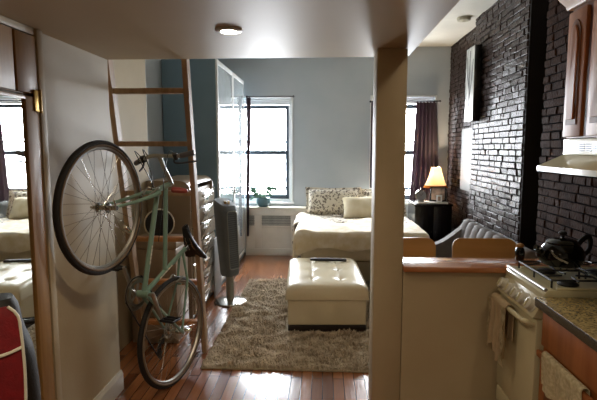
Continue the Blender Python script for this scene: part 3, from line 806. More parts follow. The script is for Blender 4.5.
# ------------------------------------------------------------------ bed
X0, X1, Y0, Y1 = -.25, 1.04, 4.98, 6.53
c = thing('bed', (.4, 5.75, 0), 'double bed made up against the far wall behind the ottoman', 'bed')
bm = B(); box(bm, X0+.03, X1-.03, Y0+.03, Y1-.01, .09, .30, .02); link('bed_base', bm, M['bedbase'], c)
for x in (X0+.1, X1-.1):
    for y in (Y0+.12, Y1-.12):
        bm = B(); cyl(bm, (x, y, .0 if y > 5.4 else .0135), (x, y, .09), .025); link('leg', bm, M['dkwood'], c)
bm = B(); box(bm, X0+.01, X1-.01, Y0+.01, Y1, .302, .56, .05, 4); link('mattress', bm, M['sheet'], c)
def drape(x0, x1, y0, y1, zt, hl, hf, hr, puff, seed, wav=.02):
    rnd = random.Random(seed); ph = [rnd.uniform(0, 6) for _ in range(8)]
    U0, U1, V0 = -hl, (x1-x0)+hr, -hf
    def f(u, v):
        a = U0 + (U1-U0)*u; b_ = V0 + (y1-y0-V0)*v
        hem = 1 + .10*math.sin(a*7+ph[0]) + .06*math.sin(a*17+ph[1]) + .5*max(0, 1-abs(a)*5)
        ox = -a if a < 0 else (a-(x1-x0) if a > x1-x0 else 0); oy = max(0, -b_)*hem
        x = x0 + min(max(a, 0), x1-x0); y = y0 + max(b_, 0)
        r = .05
        def fold(o):   # rounded edge: outward, downward
            if o <= 0: return 0, 0
            t = min(o/(r*1.57), 1)*math.pi/2
            return r*math.sin(t), r*(1-math.cos(t)) + max(0, o-r*1.57)
        ex, dx = fold(ox); ey, dy = fold(oy)
        x += (ex if a > 0 else -ex) * (1 + wav*6*math.sin(b_*9+ph[2])*min(1, ox*5)); y -= ey*(1 + wav*5*math.sin(a*11+ph[3])*min(1, oy*5))
        z = zt - max(dx, dy) - .4*min(dx, dy)
        if ox == 0 and oy == 0:
            z += puff*(.5+.5*math.sin(a*8+ph[4])*math.sin(b_*7+ph[5])) + .006*math.sin(a*23+b_*9+ph[6])
        else: z += puff*.5*max(0, 1-(ox+oy)*8); y -= .012*math.sin(a*13+ph[7])*min(1, oy*6); x += .012*math.sin(b_*14+ph[6])*min(1, ox*6)
        return Vector((x, y, z))
    return f
bm = sheet(40, 20, drape(X0-.07, X1+.02, 5.68, Y1-.01, .60, .30, .0, .2, .03, 3), .02)
tag(link('bed_sheet', bm, M['floralsheet'], thing_at=(.4, 6.2, .56), angle=80), 'pale floral sheet showing at the head of the bed below the pillows', 'sheet')
bm = sheet(70, 60, drape(X0-.012, X1+.012, Y0, 5.86, .612, .30, .19, .3, .035, 5), .024)
tag(link('comforter', bm, M['comf'], thing_at=(.4, 5.4, .6), angle=80), 'cream white comforter spread over the bed', 'comforter')
def pillow(name, ctr, w, h, t, tilt, rz, m, label, roll=0, flange=0):
    bm = B(); ctr = Vector(ctr)
    n = 26
    for sd in (-1, 1):
        def f(u, v):
            x, y = 2*u-1, 2*v-1
            e = (1-abs(x)**3.2)*(1-abs(y)**3.2)
            zt = t/2*max(e, 0)**.55 * sd
            pin = 1 - .05*(1-abs(y)**2)*abs(x)**4*0
            sx = 1 - .06*(1-x*x)*abs(y)**6; sy = 1 - .06*(1-y*y)*abs(x)**6
            return Vector((x*w/2*sy, zt + .004*math.sin(x*9+y*5), y*h/2*sx))
        grid(bm, n, n, f)
    bmesh.ops.remove_doubles(bm, verts=bm.verts, dist=2e-4)
    if flange:
        fl = 0
        ed = [((w/2+flange)*sx_*(1-.05*(1-abs(sz_))) if abs(sx_) == 1 else (w/2+flange)*sx_, (h/2+flange)*sz_*(1-.07*(1-abs(sx_))) if abs(sz_) == 1 else (h/2+flange)*sz_)
              for sx_, sz_ in [(-1+.2*i, -1) for i in range(10)] + [(1, -1+.2*i) for i in range(10)] + [(1-.2*i, 1) for i in range(10)] + [(-1, 1-.2*i) for i in range(10)]]
        prism(bm, ed, 'y', -.004, .004)
    mt = Matrix.Translation(ctr) @ Matrix.Rotation(rz, 4, 'Z') @ Matrix.Rotation(tilt, 4, 'X') @ Matrix.Rotation(roll, 4, 'Y')
    bm.transform(mt)
    return tag(link(name, bm, m, thing_at=tuple(ctr - Vector((0, 0, h/2))), angle=60), label, 'pillow')
pillow('pillow', (.13, 6.385, .79), .70, .34, .19, R(-20), 0, M['floral'], 'large grey floral pillow against the wall at the left of the bed', flange=.025)
pillow('pillow', (.79, 6.40, .78), .56, .32, .16, R(-20), 0, M['floral'], 'grey floral pillow half hidden behind the cream pillow and post', flange=.025)
pillow('pillow', (.59, 6.14, .735), .70, .31, .2, R(-34), R(3), M['creampil'], 'cream pillow leaning in front of the floral pillows')

# ------------------------------------------------------------------ ottoman and remotes
OC = Vector((.012, 4.265, 0)); OA = R(2.5)
c = thing('ottoman', (OC.x, OC.y, .016), 'cream leather tufted storage ottoman on the shag rug', 'ottoman')
ow, od = .338, .525
def obm(bm): rot_bm(bm, OA, OC); return bm
bm = B(); box(bm, OC.x-ow+.022, OC.x+ow-.022, OC.y-od+.022, OC.y+od-.022, .017, .07, .004); link('base', obm(bm), M['dkwood'], c)
bm = B(); box(bm, OC.x-ow+.02, OC.x+ow-.02, OC.y-od+.02, OC.y+od-.02, .071, .285, .012, 3); link('body', obm(bm), M['leather'], c)
bm = B()
btn = [(x, y) for x in (-.12, .12) for y in (-.30, .0, .30)]
def lidtop(x, y):
    e = (1-abs(x/ow)**8)*(1-abs(y/od)**8)
    z = .30 + .115*max(0, e)**.22
    for bx, by in btn:
        r2 = (x-bx)**2 + (y-by)**2; z -= .014*math.exp(-r2/.0016) + .009*math.exp(-r2/.009)
    for bx in (-.12, .12): z -= .003*math.exp(-((x-bx)/.012)**2)*(1 if abs(y) < .42 else 0)
    return z
def fl(u, v):
    x = (2*u-1); y = (2*v-1); x = ow*math.copysign(abs(x)**.8, x); y = od*math.copysign(abs(y)**.8, y)
    return Vector((OC.x+x, OC.y+y, lidtop(x, y)))
g = grid(bm, 70, 90, fl)
rim = [g[i][0] for i in range(70)] + [g[-1][j] for j in range(1, 90)] + [g[i][-1] for i in range(68, -1, -1)] + [g[0][j] for j in range(88, 0, -1)]
low = [bm.verts.new((v.co.x, v.co.y, .288)) for v in rim]
n = len(rim)
for i in range(n): bm.faces.new((rim[i], rim[(i+1)%n], low[(i+1)%n], low[i]))
bm.faces.new(low); link('cushion_lid', obm(bm), M['leather'], c, angle=70)
for bx, by in btn:
    bm = B(); z = lidtop(bx, by); lathe(bm, [(.011, -.002), (.011, .004), (.006, .008)], (OC.x+bx, OC.y+by, z), seg=14); link('tuft_button', obm(bm), M['leather'], c)
def remote(ctr, L_, w, rz, label):
    ctr = Vector(ctr); c = thing('remote_control', ctr, label, 'remote control')
    bm = B(); box(bm, ctr.x-L_/2, ctr.x+L_/2, ctr.y-w/2, ctr.y+w/2, ctr.z, ctr.z+.022, .007, 3); rot_bm(bm, rz, ctr); link('body', bm, M['remote'], c)
    bm = B(); box(bm, ctr.x-L_*.4, ctr.x+L_*.4, ctr.y-w*.32, ctr.y+w*.32, ctr.z+.0222, ctr.z+.0245, .001); rot_bm(bm, rz, ctr); link('button_pad', bm, M['button'], c)
remote((-.0, 4.56, .416), .25, .055, R(-4), 'long black remote control lying at the back of the cream ottoman')
remote((.17, 4.545, .416), .11, .045, R(-4), 'short black remote control right of the longer one on the ottoman')

# ------------------------------------------------------------------ shag rug
X0, X1, Y0, Y1 = -.835, .715, 3.09, 5.27
c = thing('rug', (0, 4.2, 0), 'thick beige shag rug under the ottoman', 'rug')
bm = B(); box(bm, X0, X1, Y0, Y1, .001, .012, .003); link('backing', bm, M['rugb'], c)
verts, faces = [], []
rr = random.Random(7)
ns = 42000
for i in range(ns):
    x = rr.uniform(X0, X1); y = rr.uniform(Y0, Y1)
    if (x+.905)**2 + (y-4.53)**2 < .175**2: continue
    if OC.x-.325 < x < OC.x+.325 and OC.y-.515 < y < OC.y+.51: continue
    e_ = min(x-X0, X1-x, y-Y0, Y1-y)
    h = rr.uniform(.022, .040)*(.75 + .5*math.sin(x*19+2*math.sin(y*13))*math.sin(y*17+1.5*math.sin(x*11)))
    h = max(h, .014)
    a = rr.uniform(0, 6.283) + 2*math.sin(x*9)*math.sin(y*8); l = rr.uniform(.008, .035); wd = rr.uniform(.0025, .0042)
    ca_, sa_ = math.cos(a), math.sin(a); k = len(verts)
    if not (X0+.004 < x+ca_*l < X1-.004 and Y0+.004 < y+sa_*l < Y1-.004): continue
    nx, ny = -sa_*wd, ca_*wd
    verts += [(x-nx, y-ny, .011), (x+nx, y+ny, .011), (x+ca_*l*.45+nx, y+sa_*l*.45+ny, .011+h*.8), (x+ca_*l*.45-nx, y+sa_*l*.45-ny, .011+h*.8), (x+ca_*l, y+sa_*l, .011+h)]
    faces += [(k, k+1, k+2, k+3), (k+3, k+2, k+4)]
me = bpy.data.meshes.new('pile'); me.from_pydata([(v[0]-0, v[1]-4.2, v[2]) for v in verts], [], faces); me.materials.append(M['rug'])
o = bpy.data.objects.new('pile', me); COL.objects.link(o); o.parent = c; o['kind'] = 'stuff'

# ------------------------------------------------------------------ nightstand and what is on it
X0, X1, Y0, Y1, ZT = 1.14, 1.62, 6.05, 6.55, .80
c = thing('nightstand', ((X0+X1)/2, 6.3, 0), 'black bedside cabinet in the corner under the lit lamp', 'nightstand')
bm = B(); box(bm, X0+.01, X1-.01, Y0+.022, Y1, .04, ZT-.026); link('body', bm, M['nblack'], c)
bm = B(); box(bm, X0, X1, Y0, Y1, ZT-.025, ZT-.001, .004); link('top', bm, M['nblack'], c)
bm = B(); box(bm, X0+.03, X1-.03, Y0+.05, Y1-.02, 0, .039); link('plinth', bm, M['nblack'], c)
for a, b_, kx in ((X0+.012, (X0+X1)/2-.003, .20), ((X0+X1)/2+.003, X1-.012, .02)):
    bm = B(); box(bm, a, b_, Y0+.002, Y0+.021, .05, ZT-.032, .004); dr = link('door', bm, M['nblack'], c)
    bm = B(); lathe(bm, [(.004, 0), (.005, .012), (.011, .018), (.010, .026)], (a+kx, Y0+.002, .45), (0, -1, 0), 14); link('knob', bm, M['chrome'], dr)
bm = B(); box(bm, 1.18, 1.56, 6.06, 6.27, ZT, ZT+.018, .006); tag(link('tray', bm, M['marble'], thing_at=(1.33, 6.15, ZT)), 'pale stone tray on top of the black nightstand', 'tray')
LC = Vector((1.475, 6.40, ZT))
c = thing('table_lamp', LC, 'lit table lamp with a bell shade on the black nightstand', 'lamp')
bm = B(); lathe(bm, [(.07, 0), (.07, .012), (.03, .025), (.022, .05), (.045, .09), (.05, .12), (.03, .155), (.012, .18), (.012, .24)], LC, seg=28); link('base', bm, M['bronze'], c)
bm = B(); pf = [(.140, .212), (.132, .225), (.112, .27), (.090, .33), (.072, .39), (.062, .445)]
lathe(bm, pf, LC, seg=40, caps=False); bmesh.ops.recalc_face_normals(bm, faces=bm.faces); bmesh.ops.solidify(bm, geom=bm.faces[:], thickness=.002); sh = link('lamp_shade', bm, M['shade'], c)
bm = B(); lathe(bm, [(.157+.0*k, .180) if k == 0 else (.141, .2115) for k in range(2)], LC, seg=40, caps=False); bmesh.ops.recalc_face_normals(bm, faces=bm.faces); bmesh.ops.solidify(bm, geom=bm.faces[:], thickness=.002); link('shade_fringe', bm, M['fringe'], sh)
bm = B(); lathe(bm, [(.012, .241), (.014, .30), (.026, .33), (.028, .35), (.015, .375), (.004, .38)], LC, seg=20); link('bulb', bm, M['bulb'], c)
CK = Vector((1.235, 6.13, ZT+.019))
c = thing('desk_clock', CK, 'round silver clock on the nightstand tray', 'clock')
cz = CK + Vector((0, 0, .082))
bm = B(); lathe(bm, [(.06, -.014), (.074, -.012), (.076, .0), (.072, .012), (.062, .013)], cz, (0, -1, .05), 40); link('case', bm, M['chrome'], c)
bm = B(); lathe(bm, [(.061, .0135), (.061, .0145)], cz, (0, -1, .05), 36); link('clock_face', bm, M['clockface'], c)
bm = B(); tube(bm, [cz + Vector((0, -.016, 0)), cz + Vector((.02, -.016, .03))], .0022, 6); tube(bm, [cz + Vector((0, -.016, 0)), cz + Vector((-.03, -.016, .02))], .0018, 6); link('hands', bm, M['bkplastic'], c)
bm = B(); box(bm, CK.x-.04, CK.x+.04, CK.y-.015, CK.y+.02, CK.z, CK.z+.012, .004); cyl(bm, cz+Vector((0, .005, .075)), cz+Vector((0, .005, .10)), .012, .006); link('stand', bm, M['chrome'], c)
def pframe(ctr, w, h, rz, m, label):
    ctr = Vector(ctr); c = thing('picture_frame', ctr, label, 'picture frame'); b0 = .018
    bm = B()
    for a in ((-w/2, -w/2+b0, 0, h), (w/2-b0, w/2, 0, h), (-w/2+b0, w/2-b0, 0, b0), (-w/2+b0, w/2-b0, h-b0, h)): box(bm, ctr.x+a[0], ctr.x+a[1], ctr.y-.008, ctr.y+.008, ctr.z+a[2], ctr.z+a[3], .003)
    T = lambda bm: (rot_bm(bm, R(-8), ctr, 'X'), rot_bm(bm, rz, ctr), bm)[-1]
    link('frame', T(bm), m, c)
    bm = B(); box(bm, ctr.x-w/2+b0, ctr.x+w/2-b0, ctr.y-.002, ctr.y+.004, ctr.z+b0, ctr.z+h-b0); link('photo', T(bm), M['photo'], c, smooth=False)
    bm = B(); prism(bm, [(ctr.y+.009, ctr.z+h*.6), (ctr.y+.007+h*.35, ctr.z+.003+h*.05), (ctr.y+.009, ctr.z+h*.5)], 'x', ctr.x-.01, ctr.x+.01); link('easel_back', T(bm), m, c, smooth=False)
pframe((1.455, 6.17, ZT+.020), .20, .185, R(-14), M['nblack'], 'black picture frame in front of the lamp')
pframe((1.45, 6.075, ZT+.020), .07, .09, R(-10), M['casing'], 'tiny white picture frame in front of the black frame')

# ------------------------------------------------------------------ wall art, panel, detector
X0, X1, Y0, Y1, Z0, Z1 = 1.52, 1.592, 5.06, 5.345, 1.775, 2.535
c = thing('wall_art', (1.59, 5.2, Z0), 'tall narrow black and white canvas on the brick chimney breast', 'picture')
bm = B(); box(bm, X0, X1, Y0, Y1, Z0, Z1, .003); link('canvas', bm, M['nblack'], c)
bm = B(); box(bm, X0-.004, X0-.001, Y0+.004, Y1-.004, Z0+.004, Z1-.004); link('print', bm, mat('pale_grey_print', 'cfcfc8', .4, col2='8e908c', scale=7, stretch=(1, 2, .6)), c, smooth=False)
bm = B()
def br_(pts, r): 
    pts = [Vector((X0-.0045, p[0], p[1])) for p in pts]
    for i in range(len(pts)-1):
        a, b_ = pts[i], pts[i+1]; dd = (b_-a).normalized(); s_ = Vector((0, -dd.z, dd.y)); q0, q1 = r*(1-.5*i/len(pts)), r*(1-.5*(i+1)/len(pts))
        vs = [bm.verts.new(p) for p in (a-s_*q0, a+s_*q0, b_+s_*q1, b_-s_*q1)]
        bm.faces.new(vs)
        ws = [bm.verts.new(v.co + Vector((-.001, 0, 0))) for v in vs]; bm.faces.new(ws[::-1])
        for k in range(4): bm.faces.new((vs[k], vs[(k+1)%4], ws[(k+1)%4], ws[k]))
br_([(5.21, 1.79), (5.2, 2.0), (5.215, 2.2), (5.2, 2.5)], .016)
br_([(5.2, 2.0), (5.15, 2.15), (5.10, 2.4)], .009); br_([(5.21, 2.1), (5.27, 2.25), (5.3, 2.45)], .009); br_([(5.2, 1.9), (5.27, 2.0), (5.32, 2.03)], .006)
link('dark_tree_motif', bm, M['bkplastic'], c, smooth=False)
bm = B(); box(bm, XR-.032, XR-.006, 5.40, 5.96, 1.0, 1.725, .004); tag(link('wall_panel', bm, M['panelgrey'], thing_at=(XR-.01, 5.8, 1.0)), 'smooth pale grey panel on the corner brick above the sofa', 'panel')
c = thing('smoke_detector', (1.46, 5.3, CZ-.04), 'round cream smoke detector on the main ceiling by the brick', 'smoke detector')
bm = B(); lathe(bm, [(.04, -.038), (.062, -.034), (.070, -.02), (.072, -.001)], (1.46, 5.3, CZ), seg=32); link('body', bm, M['detector'], c)
bm = B(); lathe(bm, [(.018, -.043), (.02, -.0385)], (1.46, 5.3, CZ), seg=20); link('vent_cap', bm, M['detector'], c)

# ------------------------------------------------------------------ sofa
X0, X1, Y0, Y1 = .74, 1.475, 3.28, 4.80
c = thing('sofa', ((X0+X1)/2, (Y0+Y1)/2, 0), 'grey channel tufted sofa with a low sloping arm along the brick wall', 'sofa')
bm = B(); box(bm, X0+.02, X1-.02, Y0+.02, Y1-.02, .12, .30, .02); link('base', bm, M['sofa'], c)
bm = B(); box(bm, X0, X1-.16, Y0+.05, Y1-.13, .302, .44, .04, 4); link('seat_cushion', bm, M['sofa'], c)
nch = 9
bm = B()
def fback(u, v):
    y = Y0 + (Y1-.02-Y0)*u
    ch_ = abs(math.sin(math.pi*nch*u))**.55
    a = v
    top = .80 + .025*u*0
    pts = [(X1-.15, .40), (X1-.145, .52), (X1-.12, .64), (X1-.10, .73), (X1-.075, .785), (X1-.04, .80), (X1-.008, .78), (X1-.002, .6), (X1-.002, .3)]
    t = a*(len(pts)-1); i = min(int(t), len(pts)-2); f_ = t-i
    x = pts[i][0]*(1-f_) + pts[i+1][0]*f_; z = pts[i][1]*(1-f_) + pts[i+1][1]*f_
    if v < .62: x -= .035*ch_*(1-.3*v); z += .012*ch_*(v > .3)
    return Vector((x, y, z))
g = grid(bm, 145, 25, fback)
for k in (0, -1): bm.faces.new([v for v in g[k]])
link('backrest', bm, M['sofa'], c, angle=50)
prof = catmull([(X1-.005, .80, 0), (X1-.06, .785, 0), (X1-.16, .70, 0), (X1-.30, .595, 0), (X1-.45, .54, 0), (X0+.1, .52, 0), (X0+.01, .515, 0)], 6)
poly = [(p.x, p.y) for p in prof] + [(X0+.01, .13), (X1-.005, .13)]
bm = B(); prism(bm, poly, 'y', Y1-.125, Y1-.018, .02); link('arm', bm, M['sofa'], c, angle=40)
for x in (X0+.08, X1-.08):
    for y in (Y0+.1, Y1-.1):
        bm = B(); cyl(bm, (x, y, 0), (x, y, .12), .016, .024); link('leg', bm, M['dkwood'], c)

# ------------------------------------------------------------------ two plywood chairs at the ledge
def chair(x, y, label):
    c = thing('dining_chair', (x, y, 0), label, 'chair', 'plywood chairs behind the half wall')
    bm = B(); prism(bm, [(x+p, y+q) for p, q in rrect(-.185, .185, -.17, .16, .05)], 'z', .46, .475, .005); link('seat', bm, M['ply'], c)
    bm = B()
    out = rrect(-.208, .208, .58, .905, .055, 8)
    A = [bm.verts.new((x+p, y+.20+.03*(1-(p/.208)**2)+(q-.6)*.12, q)) for p, q in out]; C_ = [bm.verts.new((v.co.x, v.co.y+.012, v.co.z)) for v in A]
    bm.faces.new(A[::-1]); bm.faces.new(C_); n = len(A)
    for i in range(n): bm.faces.new((A[i], A[(i+1)%n], C_[(i+1)%n], C_[i]))
    link('backrest', bm, M['ply'], c, angle=50)
    for sx in (-1, 1):
        bm = B(); tube(bm, [(x+sx*.15, y+.14, .47), (x+sx*.14, y+.212, .62), (x+sx*.14, y+.232, .72)], .011, 10); link('back_support', bm, M['chrome'], c)
        for sy in (-1, 1):
            bm = B(); tube(bm, [(x+sx*.15, y+sy*.13, .458), (x+sx*.175, y+sy*.125, .0)], .011, 10); link('leg', bm, M['chrome'], c)
    return c
def copy_tree(o, parent=None):
    k = o.copy(); COL.objects.link(k)
    if parent: k.parent = parent
    for ch_ in list(o.children): copy_tree(ch_, k)
    return k
c1 = chair(1.06, 2.935, 'honey plywood chair back behind the ledge, the one nearer the stove')
c2 = copy_tree(c1); c2.location = (.535, 2.935, 0); c2['label'] = 'honey plywood chair back behind the ledge, the one beside the post'
J = Vector((1.105, 2.715, .871))
c = thing('jar', J, 'small black jar with a tan stopper at the back of the ledge', 'jar')
bm = B(); lathe(bm, [(.02, 0), (.025, .01), (.027, .045), (.022, .066), (.016, .074)], J, seg=24); link('body', bm, M['enamel'], c)
bm = B(); lathe(bm, [(.015, .0745), (.021, .079), (.022, .086), (.015, .093), (.006, .097)], J, seg=20); link('stopper', bm, M['ply'], c)

# ------------------------------------------------------------------ stove
X0, X1, Y0, Y1, ZT = .985, 1.48, 2.085, 2.525, .885
c = thing('stove', ((X0+X1)/2, (Y0+Y1)/2, 0), 'cream gas stove between the half wall and the counter', 'stove')
bm = B(); box(bm, X0, X1, Y0, Y1, .05, .838, .004); box(bm, X0+.04, X1, Y0+.01, Y1-.01, 0, .049); link('body', bm, M['stove'], c)
bm = B()
prism(bm, [(X0-.025, .839), (X1, .839), (X1, ZT-.006), (X0+.035, ZT-.006), (X0+.02, ZT), (X0-.005, ZT), (X0-.025, ZT-.02)], 'y', Y0, Y1, .004)
link('cooktop', bm, M['stove'], c)
for ya in (Y0+.02, Y1-.032):
    bm = B(); box(bm, X0+.04, X1-.01, ya, ya+.012, ZT-.0055, ZT+.004, .003); link('cooktop_rim', bm, M['stove'], c)
bm = B(); tube(bm, [(X0-.015, Y0+.004, ZT-.002), (X0-.015, Y1-.004, ZT-.002)], .009, 12); link('chrome_trim', bm, M['alu'], c)
bm = B(); prism(bm, [(X0-.001, .752), (X0-.066, .757), (X0-.024, .838), (X0-.001, .838)], 'y', Y0+.002, Y1-.002, .003); cp_ = link('control_panel', bm, M['stove'], c)
nv = Vector((-.081, 0, .042)).normalized()
for yy in (2.475, 2.375, 2.30, 2.225, 2.14):
    p = Vector((X0-.0455, yy, .798))
    bm = B(); lathe(bm, [(.034, .001), (.034, .005), (.029, .008), (.027, .028), (.021, .031)], p, nv, 24); kb = link('knob', bm, M['trim'], cp_)
    bm = B(); box(bm, p.x-.006, p.x+.006, yy-.004, yy+.004, .778, .818, .002); rot_bm(bm, R(27), p, 'Y'); bmesh.ops.translate(bm, verts=bm.verts, vec=nv*.033); link('knob_grip', bm, M['stove'], kb)
bm = B(); box(bm, X0-.05, X0-.001, Y0+.004, Y1-.004, .245, .748, .006); od_ = link('oven_door', bm, M['stove'], c)
bm = B(); tube(bm, catmull([(X0-.052, Y0+.02, .722), (X0-.088, Y0+.03, .735), (X0-.093, Y0+.08, .732), (X0-.093, Y1-.08, .732), (X0-.088, Y1-.03, .732), (X0-.052, Y1-.02, .722)], 6), .012, 12); link('handle', bm, M['stove'], od_)
bm = B(); box(bm, X0-.048, X0-.001, Y0+.004, Y1-.004, .06, .235, .006); link('drawer', bm, M['stove'], c)
for gx, gy in ((1.115, 2.195), (1.115, 2.415), (1.355, 2.195), (1.355, 2.415)):
    bm = B(); lathe(bm, [(.042, -.004), (.045, .004), (.036, .01), (.03, .014), (.012, .016)], (gx, gy, ZT-.004), seg=28); link('burner', bm, M['iron'], c)
for gx in (1.115, 1.355):
    bm = B(); zt = ZT+.032; r = .0047; hx, y0, y1 = .105, Y0+.042, Y1-.042
    for x in (-hx, hx): tube(bm, [(gx+x, y0, zt), (gx+x, y1, zt)], r, 8)
    for y in (y0, (y0+y1)/2, y1): tube(bm, [(gx-hx, y, zt), (gx+hx, y, zt)], r, 8)
    for yc in (2.195, 2.415):
        for dx, dy in ((1, 0), (-1, 0), (0, 1), (0, -1)):
            ex = hx if dx else 0; ey = (y1-y0)/4 if dy else 0
            tube(bm, [(gx+dx*ex, yc+dy*ey, zt), (gx+dx*.03, yc+dy*.03, zt+.006)], r, 8)
    for x in (-hx, hx):
        for y in (y0, y1, (y0+y1)/2): tube(bm, [(gx+x, y, zt), (gx+x, y, ZT-.006)], r, 8)
    link('grate', bm, M['iron'], c)
# kettle
KC = Vector((1.165, 2.37, ZT+.043))
c = thing('kettle', KC, 'shiny black kettle standing on the stove grate', 'kettle')
bm = B(); lathe(bm, [(.07, 0), (.085, .006), (.098, .03), (.102, .055), (.094, .085), (.078, .105), (.072, .11)], KC, seg=40); link('body', bm, M['enamel'], c)
bm = B(); lathe(bm, [(.073, .1105), (.074, .116), (.06, .128), (.03, .136), (.012, .138)], KC, seg=36); ld = link('lid', bm, M['enamel'], c)
bm = B(); lathe(bm, [(.008, .138), (.008, .148), (.018, .154), (.02, .162), (.012, .17)], KC, seg=20); link('lid_knob', bm, M['bkplastic'], ld)
bm = B(); tube(bm, catmull([KC + Vector((-.085, -.02, .04)), KC + Vector((-.115, -.03, .065)), KC + Vector((-.13, -.035, .09)), KC + Vector((-.145, -.04, .098))], 5), [.024]*6 + [.018]*5 + [.013]*5, 14); link('spout', bm, M['enamel'], c)
bm = B(); tube(bm, catmull([KC + Vector((.08, .02, .095)), KC + Vector((.125, .03, .135)), KC + Vector((.15, .035, .12)), KC + Vector((.145, .035, .07)), KC + Vector((.10, .02, .035))], 6), .009, 10, sq=1.5); link('handle', bm, M['bkplastic'], c)
bm = B(); tube(bm, catmull([KC + Vector((-.075, -.06, .075)), KC + Vector((-.06, -.085, .055)), KC + Vector((-.02, -.105, .035))], 6), .005, 8); link('chrome_strip', bm, M['chrome'], c)

# towels
def hang(y0, y1, xc, zt, r, front, back, th, seed):
    rnd = random.Random(seed); p1, p2 = rnd.uniform(0, 6), rnd.uniform(0, 6)
    def f(u, v):
        y = y0 + (y1-y0)*u
        tot = front + back + math.pi*r; s = v*tot
        hem = front*(1+.05*math.sin(u*5+p1)) 
        if s < front: x, z = xc - r, zt - (front - s)*(1+.10*math.sin(u*7+p1))
        elif s < front + math.pi*r: a = (s-front)/r; x, z = xc - r*math.cos(a), zt + r*math.sin(a)
        else: x, z = xc + r, zt - (s-front-math.pi*r)
        w = (.010*math.sin(u*19+p2) + .006*math.sin(u*41))*min(1, max(0, (zt-z)*6))*(1 if s < front else .25)
        return Vector((x + w - (.01 if s < front and zt - z > .05 else 0)*0, y + .012*math.sin(u*9)*min(1, max(0, (zt-z)*4)), z))
    return sheet(40, 40, f, th)
bm = hang(2.275, 2.47, X0-.093, .734, .018, .26, .16, .004, 2)
tw = tag(link('tea_towel', bm, M['towel'], thing_at=(X0-.093, 2.38, .73), angle=80), 'beige tea towel hanging over the oven door handle', 'towel')
bm = B(); grid(bm, 8, 24, lambda u, v: Vector((X0-.120+.006*math.sin(v*14+u*4), 2.272+.035*u, .738-.30*v+.02*u*v)))
bmesh.ops.solidify(bm, geom=bm.faces[:], thickness=.003); link('lace_edging', bm, M['lace'], tw)['label'] = 'cream lace edging'
bm = B(); grid(bm, 8, 24, lambda u, v: Vector((X0-.118+.005*math.sin(v*12+u*4), 2.462+.03*u, .735-.25*v-.02*u*v)))
bmesh.ops.solidify(bm, geom=bm.faces[:], thickness=.003); link('lace_edging', bm, M['lace'], tw)['label'] = 'cream lace edging'

# ------------------------------------------------------------------ counter
c = thing('base_cabinet', (1.2, 1.4, 0), 'reddish brown kitchen base cabinet beside the stove', 'cabinet')
bm = B(); box(bm, .955, 1.48, .35, 2.05, .09, .82); box(bm, 1.0, 1.48, .36, 2.04, 0, .089); link('body', bm, M['cab'], c)
for a, b_ in ((1.52, 2.035), (.98, 1.495), (.4, .955)):
    bm = B(); box(bm, .935, .9545, a, b_, .66, .815, .006); link('drawer', bm, M['cab'], c)
    bm = B(); box(bm, .935, .9545, a, b_, .11, .60, .006)
    dr = link('door', bm, M['cab'], c)
    bm = B(); box(bm, .931, .9345, a+.06, b_-.06, .17, .54, .0015); link('raised_panel', bm, M['cabdark'], dr)
    bm = B(); box(bm, .917, .934, a, b_, .612, .640, .005); box(bm, .930, .9545, a+.01, a+.03, .614, .638); box(bm, .930, .9545, b_-.03, b_-.01, .614, .638); link('towel_rail', bm, M['cab'], c)
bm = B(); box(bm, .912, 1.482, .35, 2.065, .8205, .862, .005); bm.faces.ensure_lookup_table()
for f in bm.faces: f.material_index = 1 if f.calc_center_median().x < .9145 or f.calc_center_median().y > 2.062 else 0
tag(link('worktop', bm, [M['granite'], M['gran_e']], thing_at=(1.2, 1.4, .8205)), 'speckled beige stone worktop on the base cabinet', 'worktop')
bm = hang(1.66, 1.97, .9265, .643, .0125, .13, .09, .003, 9)
tag(link('tea_towel', bm, M['lace'], thing_at=(.93, 1.8, .64), angle=80), 'cream lace towel hung on the wooden cabinet beside the stove', 'towel')

# ------------------------------------------------------------------ range hood and wall cabinet
Y0, Y1 = 1.72, 2.49
c = thing('range_hood', (1.3, 2.1, 1.385), 'cream range hood under the wall cabinet over the stove', 'range hood')
bm = B(); prism(bm, [(1.075, 1.385), (1.48, 1.385), (1.48, 1.466), (1.20, 1.466), (1.075, 1.41)], 'y', Y0, Y1, .004); link('canopy', bm, M['hood'], c)
bm = B(); box(bm, 1.20, 1.48, Y0, Y1, 1.467, 1.543, .003); bd = link('body', bm, M['hood'], c)
for k in range(6):
    bm = B(); y = Y1-.155-.055*k
    for z in (1.487, 1.497, 1.507, 1.517): box(bm, 1.1975, 1.1995, y-.047, y, z-.003, z+.003)
    link('vent_slot', bm, M['bkplastic'], bd, smooth=False)
c = thing('wall_cabinet', (1.35, 1.95, 1.56), 'brown wooden wall cabinet with arched panel doors above the range hood', 'cabinet')
bm = B(); box(bm, 1.215, 1.48, 1.2, Y1+.01, 1.546, 2.17, .003); link('body', bm, M['cabdark'], c)
ye = Y1+.006
